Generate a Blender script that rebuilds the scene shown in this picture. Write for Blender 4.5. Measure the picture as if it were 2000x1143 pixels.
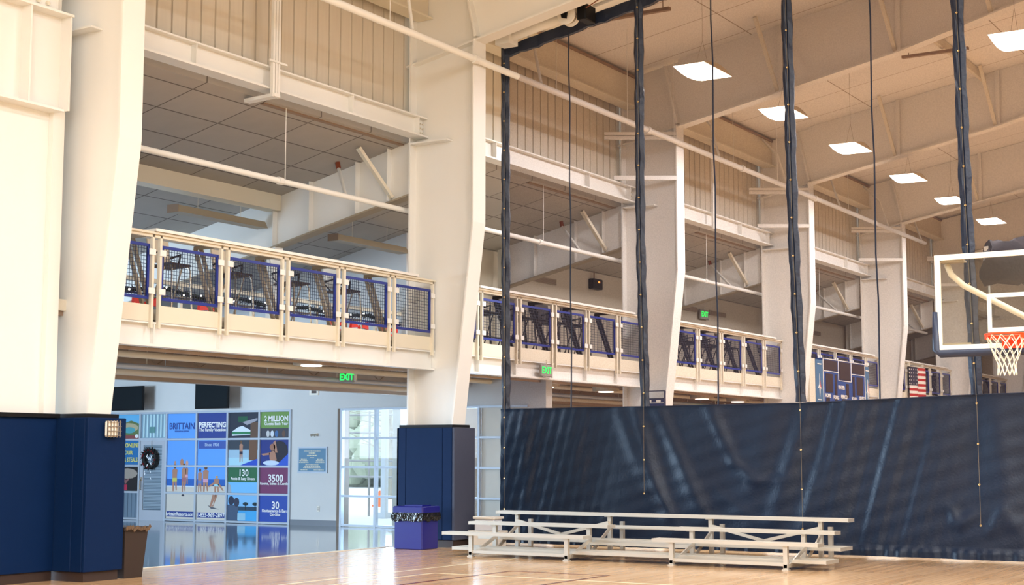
import bpy, math, random
from mathutils import Vector, Matrix
random.seed(7)
C = bpy.context.scene.collection
for o in list(bpy.data.objects): bpy.data.objects.remove(o)
PI = math.pi

# ------------------------------------------------------------------ camera
def setup_camera():
    yaw, pitch, roll, f = .5541, .1079, .0004, 2915.8
    cy, sy, cp, sp = math.cos(yaw), math.sin(yaw), math.cos(pitch), math.sin(pitch)
    fw = Vector((cy*cp, sy*cp, sp)); rt = Vector((sy, -cy, 0)); up = rt.cross(fw)
    r2 = rt*math.cos(roll)+up*math.sin(roll); u2 = -rt*math.sin(roll)+up*math.cos(roll)
    cam = bpy.data.cameras.new('camera'); o = bpy.data.objects.new('camera', cam); C.objects.link(o)
    M = Matrix((( r2.x,u2.x,-fw.x,0),(r2.y,u2.y,-fw.y,0),(r2.z,u2.z,-fw.z,1.53),(0,0,0,1)))
    o.matrix_world = M
    cam.sensor_width = 36; cam.sensor_fit = 'HORIZONTAL'; cam.lens = f*36/2000; cam.clip_end = 300; cam.clip_start = .1
    bpy.context.scene.camera = o
setup_camera()

# ------------------------------------------------------------------ world, exposure
W = bpy.data.worlds.new('sky'); bpy.context.scene.world = W; W.use_nodes = True
bg = W.node_tree.nodes['Background']; bg.inputs[0].default_value = (.80, .90, 1.0, 1); bg.inputs[1].default_value = 3.2
vs = bpy.context.scene.view_settings
vs.view_transform = 'Standard'; vs.look = 'None'; vs.exposure = -0.04; vs.gamma = 1.0; vs.use_curve_mapping = False
try: bpy.context.scene.cycles.transparent_max_bounces = 12
except Exception: pass

def area(name, loc, sx, sy, power, col, rot=(0,0,0)):
    l = bpy.data.lights.new(name, 'AREA'); l.shape = 'RECTANGLE'; l.size = sx; l.size_y = sy; l.energy = power; l.color = col
    o = bpy.data.objects.new(name, l); C.objects.link(o); o.location = loc; o.rotation_euler = rot; return o
WARM = (.94, 1.0, 1.08)
DAY = (.56, .77, 1.0)
# daylight through the tall side glazing of the lobby and through its entrance glazing
area('lobby_daylight', (13.5, 27.7, 2.3), 11, 2.2, 4200, DAY, (math.radians(57), 0, PI)).data.spread = math.radians(98)
area('lobby_wall_fill', (5.0, 22.5, 2.0), 2.4, 4.5, 350, DAY, (0, math.radians(-88), math.radians(4))).data.spread = math.radians(56)  # added fill standing inside the lobby to brighten its cross wall; no window here
area('entrance_daylight', (26.6, 17.8, 1.6), 2.6, 3.8, 420, DAY, (0, math.radians(90), 0))
# high bay lamps over the near court (same lamps as the ones seen beyond the curtain), above the frame
for x, q in ((-4, 2.5), (5, 1.2), (15.5, .95)):
    for y, pw in ((6.5, 330*q), (.5, 720*q), (-5.5, 760*q)):
        area('court_lamp_light', (x, y, 9.6), 1.6, .8, pw, WARM)

# ------------------------------------------------------------------ materials
def lin(c):
    c = c/255.0
    return c/12.92 if c <= .04045 else ((c+.055)/1.055)**2.4
def rgb(r, g, b): return (lin(r), lin(g), lin(b), 1)
def mat(name, col, rough=.55, metal=0, noise=0, nscale=8, bump=0, bscale=60, coat=0, spec=None, stretch=None):
    m = bpy.data.materials.new(name); m.use_nodes = True; nt = m.node_tree; b = nt.nodes['Principled BSDF']
    b.inputs['Base Color'].default_value = col; b.inputs['Roughness'].default_value = rough; b.inputs['Metallic'].default_value = metal
    if coat: b.inputs['Coat Weight'].default_value = coat; b.inputs['Coat Roughness'].default_value = .08
    if spec is not None: b.inputs['Specular IOR Level'].default_value = spec
    tc = None
    if noise or bump:
        tc = nt.nodes.new('ShaderNodeTexCoord'); mp = nt.nodes.new('ShaderNodeMapping'); nt.links.new(tc.outputs['Object'], mp.inputs[0])
        if stretch: mp.inputs['Scale'].default_value = stretch
    if noise:
        n = nt.nodes.new('ShaderNodeTexNoise'); n.inputs['Scale'].default_value = nscale; n.inputs['Detail'].default_value = 4
        nt.links.new(mp.outputs[0], n.inputs['Vector'])
        mx = nt.nodes.new('ShaderNodeMix'); mx.data_type = 'RGBA'
        d = tuple(max(0, c*(1-noise)) for c in col[:3])+(1,); u = tuple(min(1, c*(1+noise*.5)) for c in col[:3])+(1,)
        mx.inputs[6].default_value = d; mx.inputs[7].default_value = u
        nt.links.new(n.outputs[0], mx.inputs[0]); nt.links.new(mx.outputs[2], b.inputs['Base Color'])
    if bump:
        n2 = nt.nodes.new('ShaderNodeTexNoise'); n2.inputs['Scale'].default_value = bscale; nt.links.new(mp.outputs[0], n2.inputs['Vector'])
        bp = nt.nodes.new('ShaderNodeBump'); bp.inputs['Strength'].default_value = bump; bp.inputs['Distance'].default_value = .02
        nt.links.new(n2.outputs[0], bp.inputs['Height']); nt.links.new(bp.outputs[0], b.inputs['Normal'])
    return m
def emis(name, col, strength):
    m = bpy.data.materials.new(name); m.use_nodes = True; b = m.node_tree.nodes['Principled BSDF']
    b.inputs['Base Color'].default_value = col; b.inputs['Emission Color'].default_value = col; b.inputs['Emission Strength'].default_value = strength
    return m
def brick(name, c1, c2, cm, w, h, mortar, rough, offset=0, noise=0, rot=0, coat=0, bumpy=0, spec=None, bias=0):
    m = bpy.data.materials.new(name); m.use_nodes = True; nt = m.node_tree; b = nt.nodes['Principled BSDF']; b.inputs['Roughness'].default_value = rough
    tc = nt.nodes.new('ShaderNodeTexCoord'); mp = nt.nodes.new('ShaderNodeMapping'); mp.inputs['Rotation'].default_value = (0, 0, rot)
    nt.links.new(tc.outputs['Object'], mp.inputs[0])
    t = nt.nodes.new('ShaderNodeTexBrick'); t.offset = offset; t.inputs['Scale'].default_value = 1
    t.inputs['Color1'].default_value = c1; t.inputs['Color2'].default_value = c2; t.inputs['Mortar'].default_value = cm
    t.inputs['Brick Width'].default_value = w; t.inputs['Row Height'].default_value = h; t.inputs['Mortar Size'].default_value = mortar
    t.inputs['Mortar Smooth'].default_value = .1; t.inputs['Bias'].default_value = bias
    nt.links.new(mp.outputs[0], t.inputs['Vector'])
    out = t.outputs['Color']
    if noise:
        n = nt.nodes.new('ShaderNodeTexNoise'); n.inputs['Scale'].default_value = 3; n.inputs['Detail'].default_value = 6
        mp2 = nt.nodes.new('ShaderNodeMapping'); mp2.inputs['Rotation'].default_value = (0, 0, rot); mp2.inputs['Scale'].default_value = (.6, 9, 1) if h < .2 else (1, 1, 1)
        nt.links.new(tc.outputs['Object'], mp2.inputs[0]); nt.links.new(mp2.outputs[0], n.inputs['Vector'])
        mx = nt.nodes.new('ShaderNodeMix'); mx.data_type = 'RGBA'; mx.blend_type = 'MULTIPLY'; mx.inputs[0].default_value = noise
        nt.links.new(out, mx.inputs[6]); nt.links.new(n.outputs[0], mx.inputs[7]); out = mx.outputs[2]
    nt.links.new(out, b.inputs['Base Color'])
    if coat: b.inputs['Coat Weight'].default_value = coat; b.inputs['Coat Roughness'].default_value = .06
    if spec is not None: b.inputs['Specular IOR Level'].default_value = spec
    return m
def glassy(name, tint, mixf, gloss=.06, rough=.02):
    m = bpy.data.materials.new(name); m.use_nodes = True; nt = m.node_tree; nt.nodes.clear()
    o = nt.nodes.new('ShaderNodeOutputMaterial'); t = nt.nodes.new('ShaderNodeBsdfTransparent'); t.inputs[0].default_value = tint
    g = nt.nodes.new('ShaderNodeBsdfGlossy'); g.inputs['Roughness'].default_value = rough
    mx = nt.nodes.new('ShaderNodeMixShader'); mx.inputs[0].default_value = mixf
    nt.links.new(t.outputs[0], mx.inputs[1]); nt.links.new(g.outputs[0], mx.inputs[2]); nt.links.new(mx.outputs[0], o.inputs[0])
    return m
def net_mat():
    m = bpy.data.materials.new('net_mesh'); m.use_nodes = True; nt = m.node_tree; nt.nodes.clear()
    o = nt.nodes.new('ShaderNodeOutputMaterial'); t = nt.nodes.new('ShaderNodeBsdfTransparent'); t.inputs[0].default_value = (.72, .655, .635, 1)
    d = nt.nodes.new('ShaderNodeBsdfDiffuse'); d.inputs[0].default_value = rgb(90, 84, 96)
    # very fine weave: the share of thread varies slightly along the cloth
    tc = nt.nodes.new('ShaderNodeTexCoord'); n = nt.nodes.new('ShaderNodeTexNoise'); n.inputs['Scale'].default_value = 55; n.inputs['Detail'].default_value = 2
    nt.links.new(tc.outputs['Object'], n.inputs['Vector'])
    mr = nt.nodes.new('ShaderNodeMapRange'); mr.inputs[1].default_value = .3; mr.inputs[2].default_value = .7; mr.inputs[3].default_value = .09; mr.inputs[4].default_value = .21
    nt.links.new(n.outputs[0], mr.inputs[0])
    mx = nt.nodes.new('ShaderNodeMixShader'); nt.links.new(mr.outputs[0], mx.inputs[0])
    nt.links.new(t.outputs[0], mx.inputs[1]); nt.links.new(d.outputs[0], mx.inputs[2]); nt.links.new(mx.outputs[0], o.inputs[0])
    return m
MT = dict(
    white=mat('white_steel_paint', (.80, .785, .735, 1), .5, noise=.04, nscale=1.5),
    rail=mat('cream_rail_paint', rgb(222, 213, 192), .5),
    beige=mat('beige_liner', rgb(216, 206, 186), .7, noise=.05, nscale=2),
    siding=mat('ribbed_siding', rgb(208, 198, 180), .6, noise=.10, nscale=3, stretch=(6, 1, .4)),
    roof=brick('roof_liner', rgb(232, 228, 220), rgb(226, 222, 214), rgb(160, 146, 128), 1.5, 3.96, .012, .75),
    tile=brick('ceiling_tile', rgb(184, 177, 168), rgb(176, 169, 160), rgb(112, 104, 98), 1.32, .73, .013, .85, noise=.15),
    brown=mat('brown_soffit', rgb(150, 126, 106), .7, noise=.1),
    steelbrown=mat('primed_joist', rgb(182, 158, 134), .6, noise=.12),
    wallgrey=mat('grey_wall_paint', rgb(212, 212, 210), .75, noise=.04, nscale=2, bump=.15, bscale=90),
    walltan=mat('tan_wall_paint', rgb(196, 184, 164), .75, noise=.04, nscale=2),
    navy=mat('navy_vinyl_pad', rgb(4, 32, 70), .65, spec=.12, noise=.08, nscale=3, bump=.12, bscale=160),
    slate=mat('slate_vinyl_pad', rgb(66, 70, 86), .6, spec=.2, noise=.08, nscale=12, bump=.1, bscale=160),
    black=mat('black_rubber', rgb(28, 24, 22), .5),
    blackmetal=mat('black_metal', rgb(18, 18, 20), .5, spec=.2),
    vinyl=mat('navy_curtain_vinyl', rgb(7, 27, 50), .43, spec=.35, noise=.12, nscale=1.3, bump=.18, bscale=30),
    strap=mat('navy_strap', rgb(20, 32, 54), .45, noise=.1, nscale=6, bump=.5, bscale=14),
    brass=mat('brass_grommet', rgb(226, 196, 140), .25, metal=.8),
    rope=mat('thin_cord', rgb(120, 108, 84), .8),
    net=net_mat(),
    wood=brick('maple_court', rgb(220, 174, 122), rgb(236, 196, 148), rgb(150, 100, 64), 2.4, .085, .0016, .19, .37, noise=.32, rot=0, coat=.12),
    lobbyfloor=brick('slate_tile', rgb(56, 58, 64), rgb(66, 68, 74), rgb(40, 42, 46), .6, .6, .006, .10, noise=.3, coat=.6),
    line_w=mat('court_line_white', rgb(240, 226, 190), .2, coat=.3),
    line_d=mat('court_line_maroon', rgb(104, 42, 34), .2, coat=.3),
    alu=mat('aluminium', rgb(206, 200, 188), .38, metal=.55, noise=.08, nscale=4, stretch=(8, .5, 8)),
    alumull=mat('anodised_frame', rgb(186, 196, 208), .4, metal=.2),
    glass=glassy('window_glass', (.93, .97, 1, 1), .10),
    boardglass=glassy('backboard_glass', (.93, .93, .90, 1), .035),
    blueframe=mat('blue_powder_coat', rgb(26, 44, 132), .35),
    wire=mat('dark_wire', rgb(26, 32, 60), .5),
    seat=mat('brown_seat_shell', rgb(74, 54, 44), .5),
    backpanel=mat('beige_seat_back', rgb(196, 182, 158), .6),
    backpale=mat('pale_grey_seat_back', rgb(206, 214, 214), .6),
    backdark=mat('charcoal_seat_and_shaded_bracket', rgb(52, 42, 40), .6),
    chrome=mat('chrome_leg', rgb(190, 180, 164), .25, metal=.7),
    legdark=mat('dark_leg', rgb(60, 50, 46), .4),
    green=emis('exit_green', (.02, .95, .12, 1), 1.6),
    signbody=mat('sign_housing', rgb(150, 144, 136), .5),
    lens=emis('lamp_lens', (1, .94, .84, 1), 9),
    lens2=emis('deck_lamp_lens', (1, .90, .80, 1), 5),
    lampbody=mat('lamp_housing', rgb(196, 180, 152), .5),
    fixture=mat('fixture_tan', rgb(160, 146, 124), .5),
    garland=mat('garland_green', rgb(22, 32, 26), .8, noise=.3, nscale=40),
    red=mat('red_ribbon', rgb(226, 42, 14), .5),
    bulb=emis('string_bulb', (1, .95, .85, 1), 6),
    binblue=mat('blue_plastic', rgb(24, 26, 116), .35, noise=.06, nscale=4),
    binbrown=mat('brown_plastic', rgb(46, 33, 27), .6, noise=.1, nscale=4),
    bag=mat('black_bag', rgb(22, 20, 20), .22, bump=.8, bscale=25),
    orange=mat('orange_rim', rgb(236, 70, 16), .35),
    netcord=mat('white_net_cord', rgb(236, 224, 200), .8),
    padnavy=mat('board_padding', rgb(30, 40, 62), .45),
    boardwhite=mat('board_white', rgb(240, 234, 218), .4),
    screen=mat('dark_screen', rgb(30, 36, 40), .4, spec=.08),
    plaqueblue=mat('plaque_blue', rgb(92, 136, 166), .4, noise=.1, nscale=6),
    cream=mat('cream_print', rgb(232, 222, 190), .6),
    blind=mat('window_blind', rgb(150, 166, 178), .6),
    door=mat('door_frame_paint', rgb(176, 182, 192), .45),
    plastic=mat('white_plastic', rgb(238, 232, 220), .4),
    sb=mat('scoreboard_blue', rgb(40, 74, 138), .4), sbside=mat('scoreboard_side_blue', rgb(70, 108, 142), .5), sbdig=mat('digit_panel', rgb(52, 34, 34), .5),
    flagred=mat('flag_red', rgb(178, 42, 36), .8), flagwhite=mat('flag_white', rgb(232, 222, 208), .8), flagblue=mat('flag_blue', rgb(48, 44, 62), .8),
    concrete=mat('outside_concrete', rgb(214, 216, 214), .8, noise=.1, nscale=2),
    bark=mat('bare_tree_bark', rgb(150, 146, 132), .9), leaf=mat('grey_green_foliage', rgb(168, 178, 156), .9, noise=.4, nscale=3),
    extwhite=mat('outside_white_post', rgb(206, 216, 226), .6), coneorange=mat('cone_orange', rgb(230, 120, 60), .6),
    darknet=mat('dark_bundle_cloth', rgb(34, 28, 28), .8, bump=.6, bscale=8),
    basebrown=mat('brown_base', rgb(52, 36, 30), .6),
    copper=mat('copper_fitting', rgb(140, 72, 48), .4, metal=.5),
)
_c = {}
def flat(r, g, b):
    k = (r, g, b)
    if k not in _c: _c[k] = mat('print_%d_%d_%d' % k, rgb(*[min(240, c*1.06) for c in k]), .45)
    return _c[k]

# ------------------------------------------------------------------ mesh builder
class MB:
    def __init__(s): s.v = []; s.f = []
    def add(s, vs, fs):
        n = len(s.v); s.v += [tuple(v) for v in vs]; s.f += [tuple(i+n for i in f) for f in fs]; return s
    def box(s, x0, x1, y0, y1, z0, z1):
        return s.add([(x0,y0,z0),(x1,y0,z0),(x1,y1,z0),(x0,y1,z0),(x0,y0,z1),(x1,y0,z1),(x1,y1,z1),(x0,y1,z1)],
                     [(0,3,2,1),(4,5,6,7),(0,1,5,4),(1,2,6,5),(2,3,7,6),(3,0,4,7)])
    def rbox(s, x0, x1, y0, y1, z0, z1, r=.02):
        # box with all horizontal-plan corners and top edges chamfered
        r = min(r, (x1-x0)*.45, (y1-y0)*.45, (z1-z0)*.45)
        def ring(i, z): return [(x0+r+i,y0+i,z),(x1-r-i,y0+i,z),(x1-i,y0+r+i,z),(x1-i,y1-r-i,z),(x1-r-i,y1-i,z),(x0+r+i,y1-i,z),(x0+i,y1-r-i,z),(x0+i,y0+r+i,z)]
        vs = ring(r*.6, z0)+ring(0, z0+r*.6)+ring(0, z1-r*.6)+ring(r*.6, z1)
        fs = [tuple(reversed(range(8))), tuple(range(24, 32))]
        for k in range(3):
            for i in range(8): j = (i+1) % 8; fs.append((k*8+i, k*8+j, k*8+8+j, k*8+8+i))
        return s.add(vs, fs)
    def prism(s, poly, a0, a1, axis='X'):
        # poly: list of (y,z) for X, (x,z) for Y, (x,y) for Z
        n = len(poly)
        def P(p, a): return (a, p[0], p[1]) if axis == 'X' else ((p[0], a, p[1]) if axis == 'Y' else (p[0], p[1], a))
        vs = [P(p, a0) for p in poly]+[P(p, a1) for p in poly]
        fs = [tuple(range(n)), tuple(reversed(range(n, 2*n)))]+[(i, i+n, (i+1) % n+n, (i+1) % n) for i in range(n)]
        return s.add(vs, fs)
    def bar(s, p, q, w, h, up=(0,0,1)):
        p = Vector(p); q = Vector(q); d = (q-p).normalized(); up = Vector(up)
        if abs(d.dot(up)) > .99: up = Vector((1,0,0))
        sd = d.cross(up).normalized()*w/2; u = sd.cross(d).normalized()*h/2
        vs = [p-sd-u, p+sd-u, p+sd+u, p-sd+u, q-sd-u, q+sd-u, q+sd+u, q-sd+u]
        return s.add(vs, [(0,1,2,3),(7,6,5,4),(0,4,5,1),(1,5,6,2),(2,6,7,3),(3,7,4,0)])
    def tube(s, pts, r, n=8, cap=True):
        pts = [Vector(p) for p in pts]; rs = r if isinstance(r, (list, tuple)) else [r]*len(pts)
        base = len(s.v); ref = None; vs = []; fs = []
        for i, p in enumerate(pts):
            d = (pts[min(i+1, len(pts)-1)]-pts[max(i-1, 0)]).normalized()
            if ref is None: ref = Vector((0,0,1)) if abs(d.z) < .9 else Vector((1,0,0))
            a = d.cross(ref).normalized(); b = a.cross(d).normalized(); ref = b
            for k in range(n):
                t = 2*PI*k/n; vs.append(p+(a*math.cos(t)+b*math.sin(t))*rs[i])
        for i in range(len(pts)-1):
            for k in range(n): fs.append((i*n+k, i*n+(k+1) % n, (i+1)*n+(k+1) % n, (i+1)*n+k))
        if cap: fs.append(tuple(reversed(range(n)))); fs.append(tuple(range((len(pts)-1)*n, len(pts)*n)))
        return s.add(vs, fs)
    def ring(s, c, R, r, axis='Z', n=24, m=8):
        vs = []; fs = []; c = Vector(c)
        for i in range(n):
            t = 2*PI*i/n
            for k in range(m):
                p = 2*PI*k/m; rr = R+r*math.cos(p); z = r*math.sin(p)
                v = Vector((rr*math.cos(t), rr*math.sin(t), z))
                if axis == 'X': v = Vector((v.z, v.x, v.y))
                vs.append(c+v)
        for i in range(n):
            for k in range(m): fs.append((i*m+k, ((i+1) % n)*m+k, ((i+1) % n)*m+(k+1) % m, i*m+(k+1) % m))
        return s.add(vs, fs)
    def ball(s, c, r, n=8, m=6, sc=(1,1,1)):
        vs = []; fs = []
        for i in range(m+1):
            a = PI*i/m
            for k in range(n):
                t = 2*PI*k/n; vs.append((c[0]+r*sc[0]*math.sin(a)*math.cos(t), c[1]+r*sc[1]*math.sin(a)*math.sin(t), c[2]+r*sc[2]*math.cos(a)))
        for i in range(m):
            for k in range(n): fs.append((i*n+k, (i+1)*n+k, (i+1)*n+(k+1) % n, i*n+(k+1) % n))
        return s.add(vs, fs)
    def build(s, name, m, parent=None, smooth=False):
        me = bpy.data.meshes.new(name); me.from_pydata(s.v, [], s.f); me.validate(); me.update()
        me.materials.append(MT[m] if isinstance(m, str) else m)
        if smooth:
            for p in me.polygons: p.use_smooth = True
        o = bpy.data.objects.new(name, me); C.objects.link(o)
        if parent: o.parent = parent; o.matrix_parent_inverse = Matrix.Translation(-Vector(parent_world(parent)))
        return o
def parent_world(p):
    # only a thing's Empty carries an offset; a part mesh sits at the world origin of its own data
    return Vector(p.location) if p.type == 'EMPTY' else Vector((0,0,0))
def thing(name, label, cat, loc, group=None):
    o = bpy.data.objects.new(name, None); C.objects.link(o); o.location = loc; o.empty_display_size = .2
    o['label'] = label; o['category'] = cat
    if group: o['group'] = group
    return o
def tag(o, label, cat, group=None, kind=None):
    o['label'] = label; o['category'] = cat
    if group: o['group'] = group
    if kind: o['kind'] = kind
    return o
def struct(o): o['kind'] = 'structure'; return o
def clone(root, dx=0, dy=0, dz=0, label=None, group=None, swap=None, skip=()):
    r = root.copy(); C.objects.link(r); r.location = root.location+Vector((dx, dy, dz))
    if label: r['label'] = label
    if group: r['group'] = group
    def rec(a, b):
        for ch in list(a.children):
            if ch.name.split('.')[0] in skip: continue
            c = ch.copy(); C.objects.link(c); c.parent = b; c.matrix_parent_inverse = ch.matrix_parent_inverse.copy()
            if swap and c.name.split('.')[0] in swap:
                me = c.data.copy(); me.materials.clear(); me.materials.append(MT[swap[c.name.split('.')[0]]]); c.data = me
            rec(ch, c)
    rec(root, r)
    return r
def text(body, size, org, xdir, zdir=(0,0,1), m='cream', name='lettering', parent=None, align='CENTER', depth=.002, sx=1, bold=0):
    cu = bpy.data.curves.new('txt', 'FONT'); cu.body = body; cu.size = size; cu.align_x = align; cu.align_y = 'CENTER'; cu.extrude = depth; cu.resolution_u = 3; cu.offset = bold
    t = bpy.data.objects.new('txt', cu); C.objects.link(t)
    dg = bpy.context.evaluated_depsgraph_get(); dg.update()
    me = bpy.data.meshes.new_from_object(t.evaluated_get(dg)); bpy.data.objects.remove(t)
    x = Vector(xdir).normalized(); y = Vector(zdir).normalized(); z = x.cross(y)
    M = Matrix(((x.x*sx,y.x,z.x,org[0]),(x.y*sx,y.y,z.y,org[1]),(x.z*sx,y.z,z.z,org[2]),(0,0,0,1)))
    me.transform(M); me.materials.clear(); me.materials.append(MT[m] if isinstance(m, str) else m)
    o = bpy.data.objects.new(name, me); C.objects.link(o)
    if parent: o.parent = parent; o.matrix_parent_inverse = Matrix.Translation(-Vector(parent_world(parent)))
    return o

# ------------------------------------------------------------------ dimensions
X1, B = 20.87, 7.92
def XK(k): return X1+(k-1)*B
YB, YI, ZK = 14.89, 13.56, 5.41
def roofz(y): return 9.80+.174*(15-y)
def ceilz(y): return 6.95-.235*(y-15)
XW = 25.35

# ------------------------------------------------------------------ room shell
struct(MB().box(-6, 66, -16, 14.9, -.2, 0).build('floor', 'wood'))
struct(MB().box(-6, XW+.25, 14.98, 28.4, -.2, 0).build('floor', 'lobbyfloor'))
struct(MB().box(-6, XW+.1, 14.9, 14.98, -.2, .006).build('trim_1', 'rail'))
struct(MB().box(XW+.25, 66, 14.9, 18.8, -.2, 0).build('floor', 'lobbyfloor'))
# court lines
L = MB()
L.box(0, 21.5, 11.68, 11.73, 0, .002).box(16.12, 16.17, -8, 11.2, 0, .002).box(10, 16.12, 11.15, 11.20, 0, .0021)
struct(L.build('trim_2', 'line_w'))
L = MB(); L.box(8, 16.97, 10.47, 10.52, 0, .0024).box(16.92, 16.97, 9.1, 10.47, 0, .0024).box(8, 17, 9.05, 9.1, 0, .0024)
struct(L.build('trim_3', 'line_d'))
# gym roof
m = MB(); m.prism([(15.3, roofz(15.3)), (-16, roofz(-16)), (-16, roofz(-16)+.2), (15.3, roofz(15.3)+.2)], -6, 66); struct(m.build('ceiling', 'roof'))
struct(MB().box(-6, 66, -16.2, -16, 0, 15.6).build('wall_right', 'beige'))
struct(MB().box(-6.2, -6, -16.2, 28.4, 0, 15.6).build('wall_back', 'beige'))
struct(MB().box(66, 66.2, -16.2, 19, 0, 15.6).build('wall_front', 'beige'))
# near bay infill wall left of the first column
struct(MB().box(-6, 12.62, 14.5, 14.62, 0, 10.2).box(12.48, 12.66, 14.42, 14.5, 1.9, 5.8).build('wall_left', 'white'))
# lean-to ceiling over the mezzanine and lobby
m = MB(); m.prism([(15.05, ceilz(15.05)), (28.4, ceilz(28.4)), (28.4, ceilz(28.4)+.15), (15.05, ceilz(15.05)+.15)], -6, XW+.25); struct(m.build('ceiling', 'tile'))
m = MB(); m.prism([(15.05, ceilz(15.05)), (18.5, ceilz(18.5)), (18.5, ceilz(18.5)+.15), (15.05, ceilz(15.05)+.15)], XW+.25, 66); struct(m.build('ceiling', 'tile'))
# lobby cross wall
w = MB(); w.box(XW, XW+.25, 14.9, 28.4, 2.5, 3.4).box(XW, XW+.25, 19.98, 21.36, 0, 2.5).box(XW, XW+.25, 18.3, 28.4, 3.4, 6.2).box(XW, XW+.25, 14.9, 15.3, 0, 2.5)
struct(w.build('wall_lobby', 'wallgrey'))
struct(MB().box(XW-.02, XW, 19.98, 21.36, 0, .12).build('baseboard_lobby', mat('grey_cove', rgb(120, 126, 134), .5)))
struct(MB().box(XW+.25, 66, 18.3, 18.5, 3.4, 6.25).build('wall_mezzanine', 'walltan'))
struct(MB().box(XW+.25, 66, 18.6, 18.8, 0, 3.4).build('wall_undercroft', 'walltan'))
# far side wall of the lobby with tall glazing (out of view, lets the daylight in)
w = MB().box(-6, 18, 28.2, 28.4, 0, 1.4).box(18, XW+.25, 28.2, 28.4, 0, 4.0)
for x in (-6, -2, 2, 6, 10, 14): w.box(x, x+.3, 28.2, 28.4, 1.4, 4.0)
struct(w.build('wall_side', 'wallgrey'))
# mezzanine deck
struct(MB().box(-6, 66, 14.6, 18.5, 3.32, 3.46).build('floor', 'beige'))
struct(MB().box(-6, XW, 18.5, 18.62, 2.78, 3.46).build('trim_4', 'steelbrown'))
struct(MB().box(-6, 66, 14.65, 18.5, 3.26, 3.315).build('ceiling', 'brown'))

# ribbed siding above each opening
for k in range(0, 6):
    x0, x1 = XK(k)+.05, XK(k+1)-.05
    pts = []; x = x0
    while x < x1-.3:
        pts += [(x, 15.0), (x+.26, 15.0), (x+.266, 15.035), (x+.289, 15.035)]; x += .295
    pts += [(x, 15.0), (x1, 15.0), (x1, 15.12), (x0, 15.12)]
    z1 = 9.88
    struct(MB().prism([(p[0], p[1]) for p in pts], 7.30, z1, 'Z').build('wall_siding', 'siding'))

# ------------------------------------------------------------------ steel frames
frame_lab = ['white steel portal frame nearest the camera, rising from the navy pad at the left',
             'white steel portal frame in the middle, just left of the curtain edge',
             'white steel portal frame seen first behind the curtain mesh',
             'white steel portal frame left of the blue scoreboard, second behind the mesh',
             'white steel portal frame between the scoreboard and the hanging flag',
             'white steel portal frame right of the hanging flag, behind the backboard',
             'farthest white steel portal frame behind the hoop net']
rb = [(15.03, 8.25), (8.72, 9.49), (6.3, 10.13), (0, 11.25), (-15.9, 14.0)]
def make_frame(k, gy1):
    x = XK(k)
    t = thing('portal_frame', frame_lab[k], 'steel frame', (x, 14.4, 0), 'white portal frames along the court')
    web = MB().prism([(14.87, 0), (14.87, 9.75), (13.58, 9.98), (13.58, ZK), (14.2, 0)], x-.01, x+.01); web.build('column_web', 'white', t)
    fl = MB().prism([(14.20, 0), (YI, ZK), (YI, 8.55), (YI+.03, 8.55), (YI+.03, ZK), (14.23, 0)], x-.185, x+.185); fl.build('inner_flange', 'white', t)
    MB().box(x-.185, x+.185, 14.87, 14.9, 0, 9.75).build('outer_flange', 'white', t)
    top = [(-15.9, roofz(-15.9)-.01), (0, roofz(0)-.01), (13.58, roofz(13.58)-.01)]
    rw = MB().prism([(13.58, 8.60)]+[(y, z) for y, z in rb[1:]]+top, x-.01, x+.01); rw.build('rafter_web', 'white', t)
    rf = MB(); pl = rb
    for a, b in zip(pl[:-1], pl[1:]): rf.bar((x, a[0], a[1]), (x, b[0], b[1]), .30, .03)
    rf.build('rafter_flange', 'white', t)
    MB().bar((x, 13.56, 8.6), (x, 13.86, 9.9), .30, .04).build('end_plate', 'white', t)
    for y in (11.2, 8.72, 6.2): MB().bar((x-.06, y, roofz(y)), (x-.06, y+.02, rb[0][1]+.196*(15.03-y) if y > 8.7 else 9.5+.26*(8.72-y)), .10, .02).build('web_stiffener', 'white', t)
    for y in (11.3, 8.8, 6.9):
        zb = 8.25+.196*(15.03-y)+.05 if y > 8.7 else 9.5+.26*(8.72-y)
        MB().bar((x-.05, y, zb), (x-.95, y+.1, roofz(y)-.05), .08, .05).build('flange_brace', 'rail', t)
    MB().box(x-.2, x-.01, 14.1, 14.86, 6.86, 6.885).build('seat_plate', 'white', t)
    # lean-to girder over the mezzanine
    g = MB().prism([(15.0, ceilz(15.0)), (gy1, ceilz(gy1)), (gy1, 6.01-.226*(gy1-15)), (15.0, 6.01)], x-.01, x+.01); g.build('girder_web', 'white', t)
    MB().bar((x, 14.95, 6.0), (x, gy1, 6.0-.226*(gy1-14.95)), .24, .03).build('girder_flange', 'fixture', t)
    for y in (15.4, 16.1, 17.15, 18.0):
        MB().box(x-.13, x-.01, y, y+.015, 6.02-.226*(y-15), ceilz(y)-.0).build('girder_stiffener', 'white', t)
    MB().bar((x-.74, 15.57, 6.78), (x-.05, 15.36, 5.99), .09, .06).build('girder_brace', 'rail', t)
    MB().box(x-.11, x+.11, 17.95, 18.15, 3.46, 5.31).build('gallery_post', 'white', t)
    return t
fr = [make_frame(0, 26), make_frame(1, 26), make_frame(2, 18.2)]
for k in range(3, 7): fr.append(clone(fr[2], dx=(k-2)*B, label=frame_lab[k]))
# diagonal arms to the wall girts
for k in range(2, 6):
    x = XK(k); t = fr[k]
    for z, d, nm in ((8.36, 1.55, 'upper_arm'), (7.40, 1.35, 'lower_arm')):
        a = MB(); p = Vector((x-.19, 13.55, z)); q = p+Vector((-.526, .85, 0))*d
        if nm == 'upper_arm': a.bar(p, q, .05, .07).bar(p-Vector((0,0,.09)), q-Vector((0,0,.09)), .05, .07)
        else: a.bar(p, q, .08, .09)
        a.build(nm, 'white', t)

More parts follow.
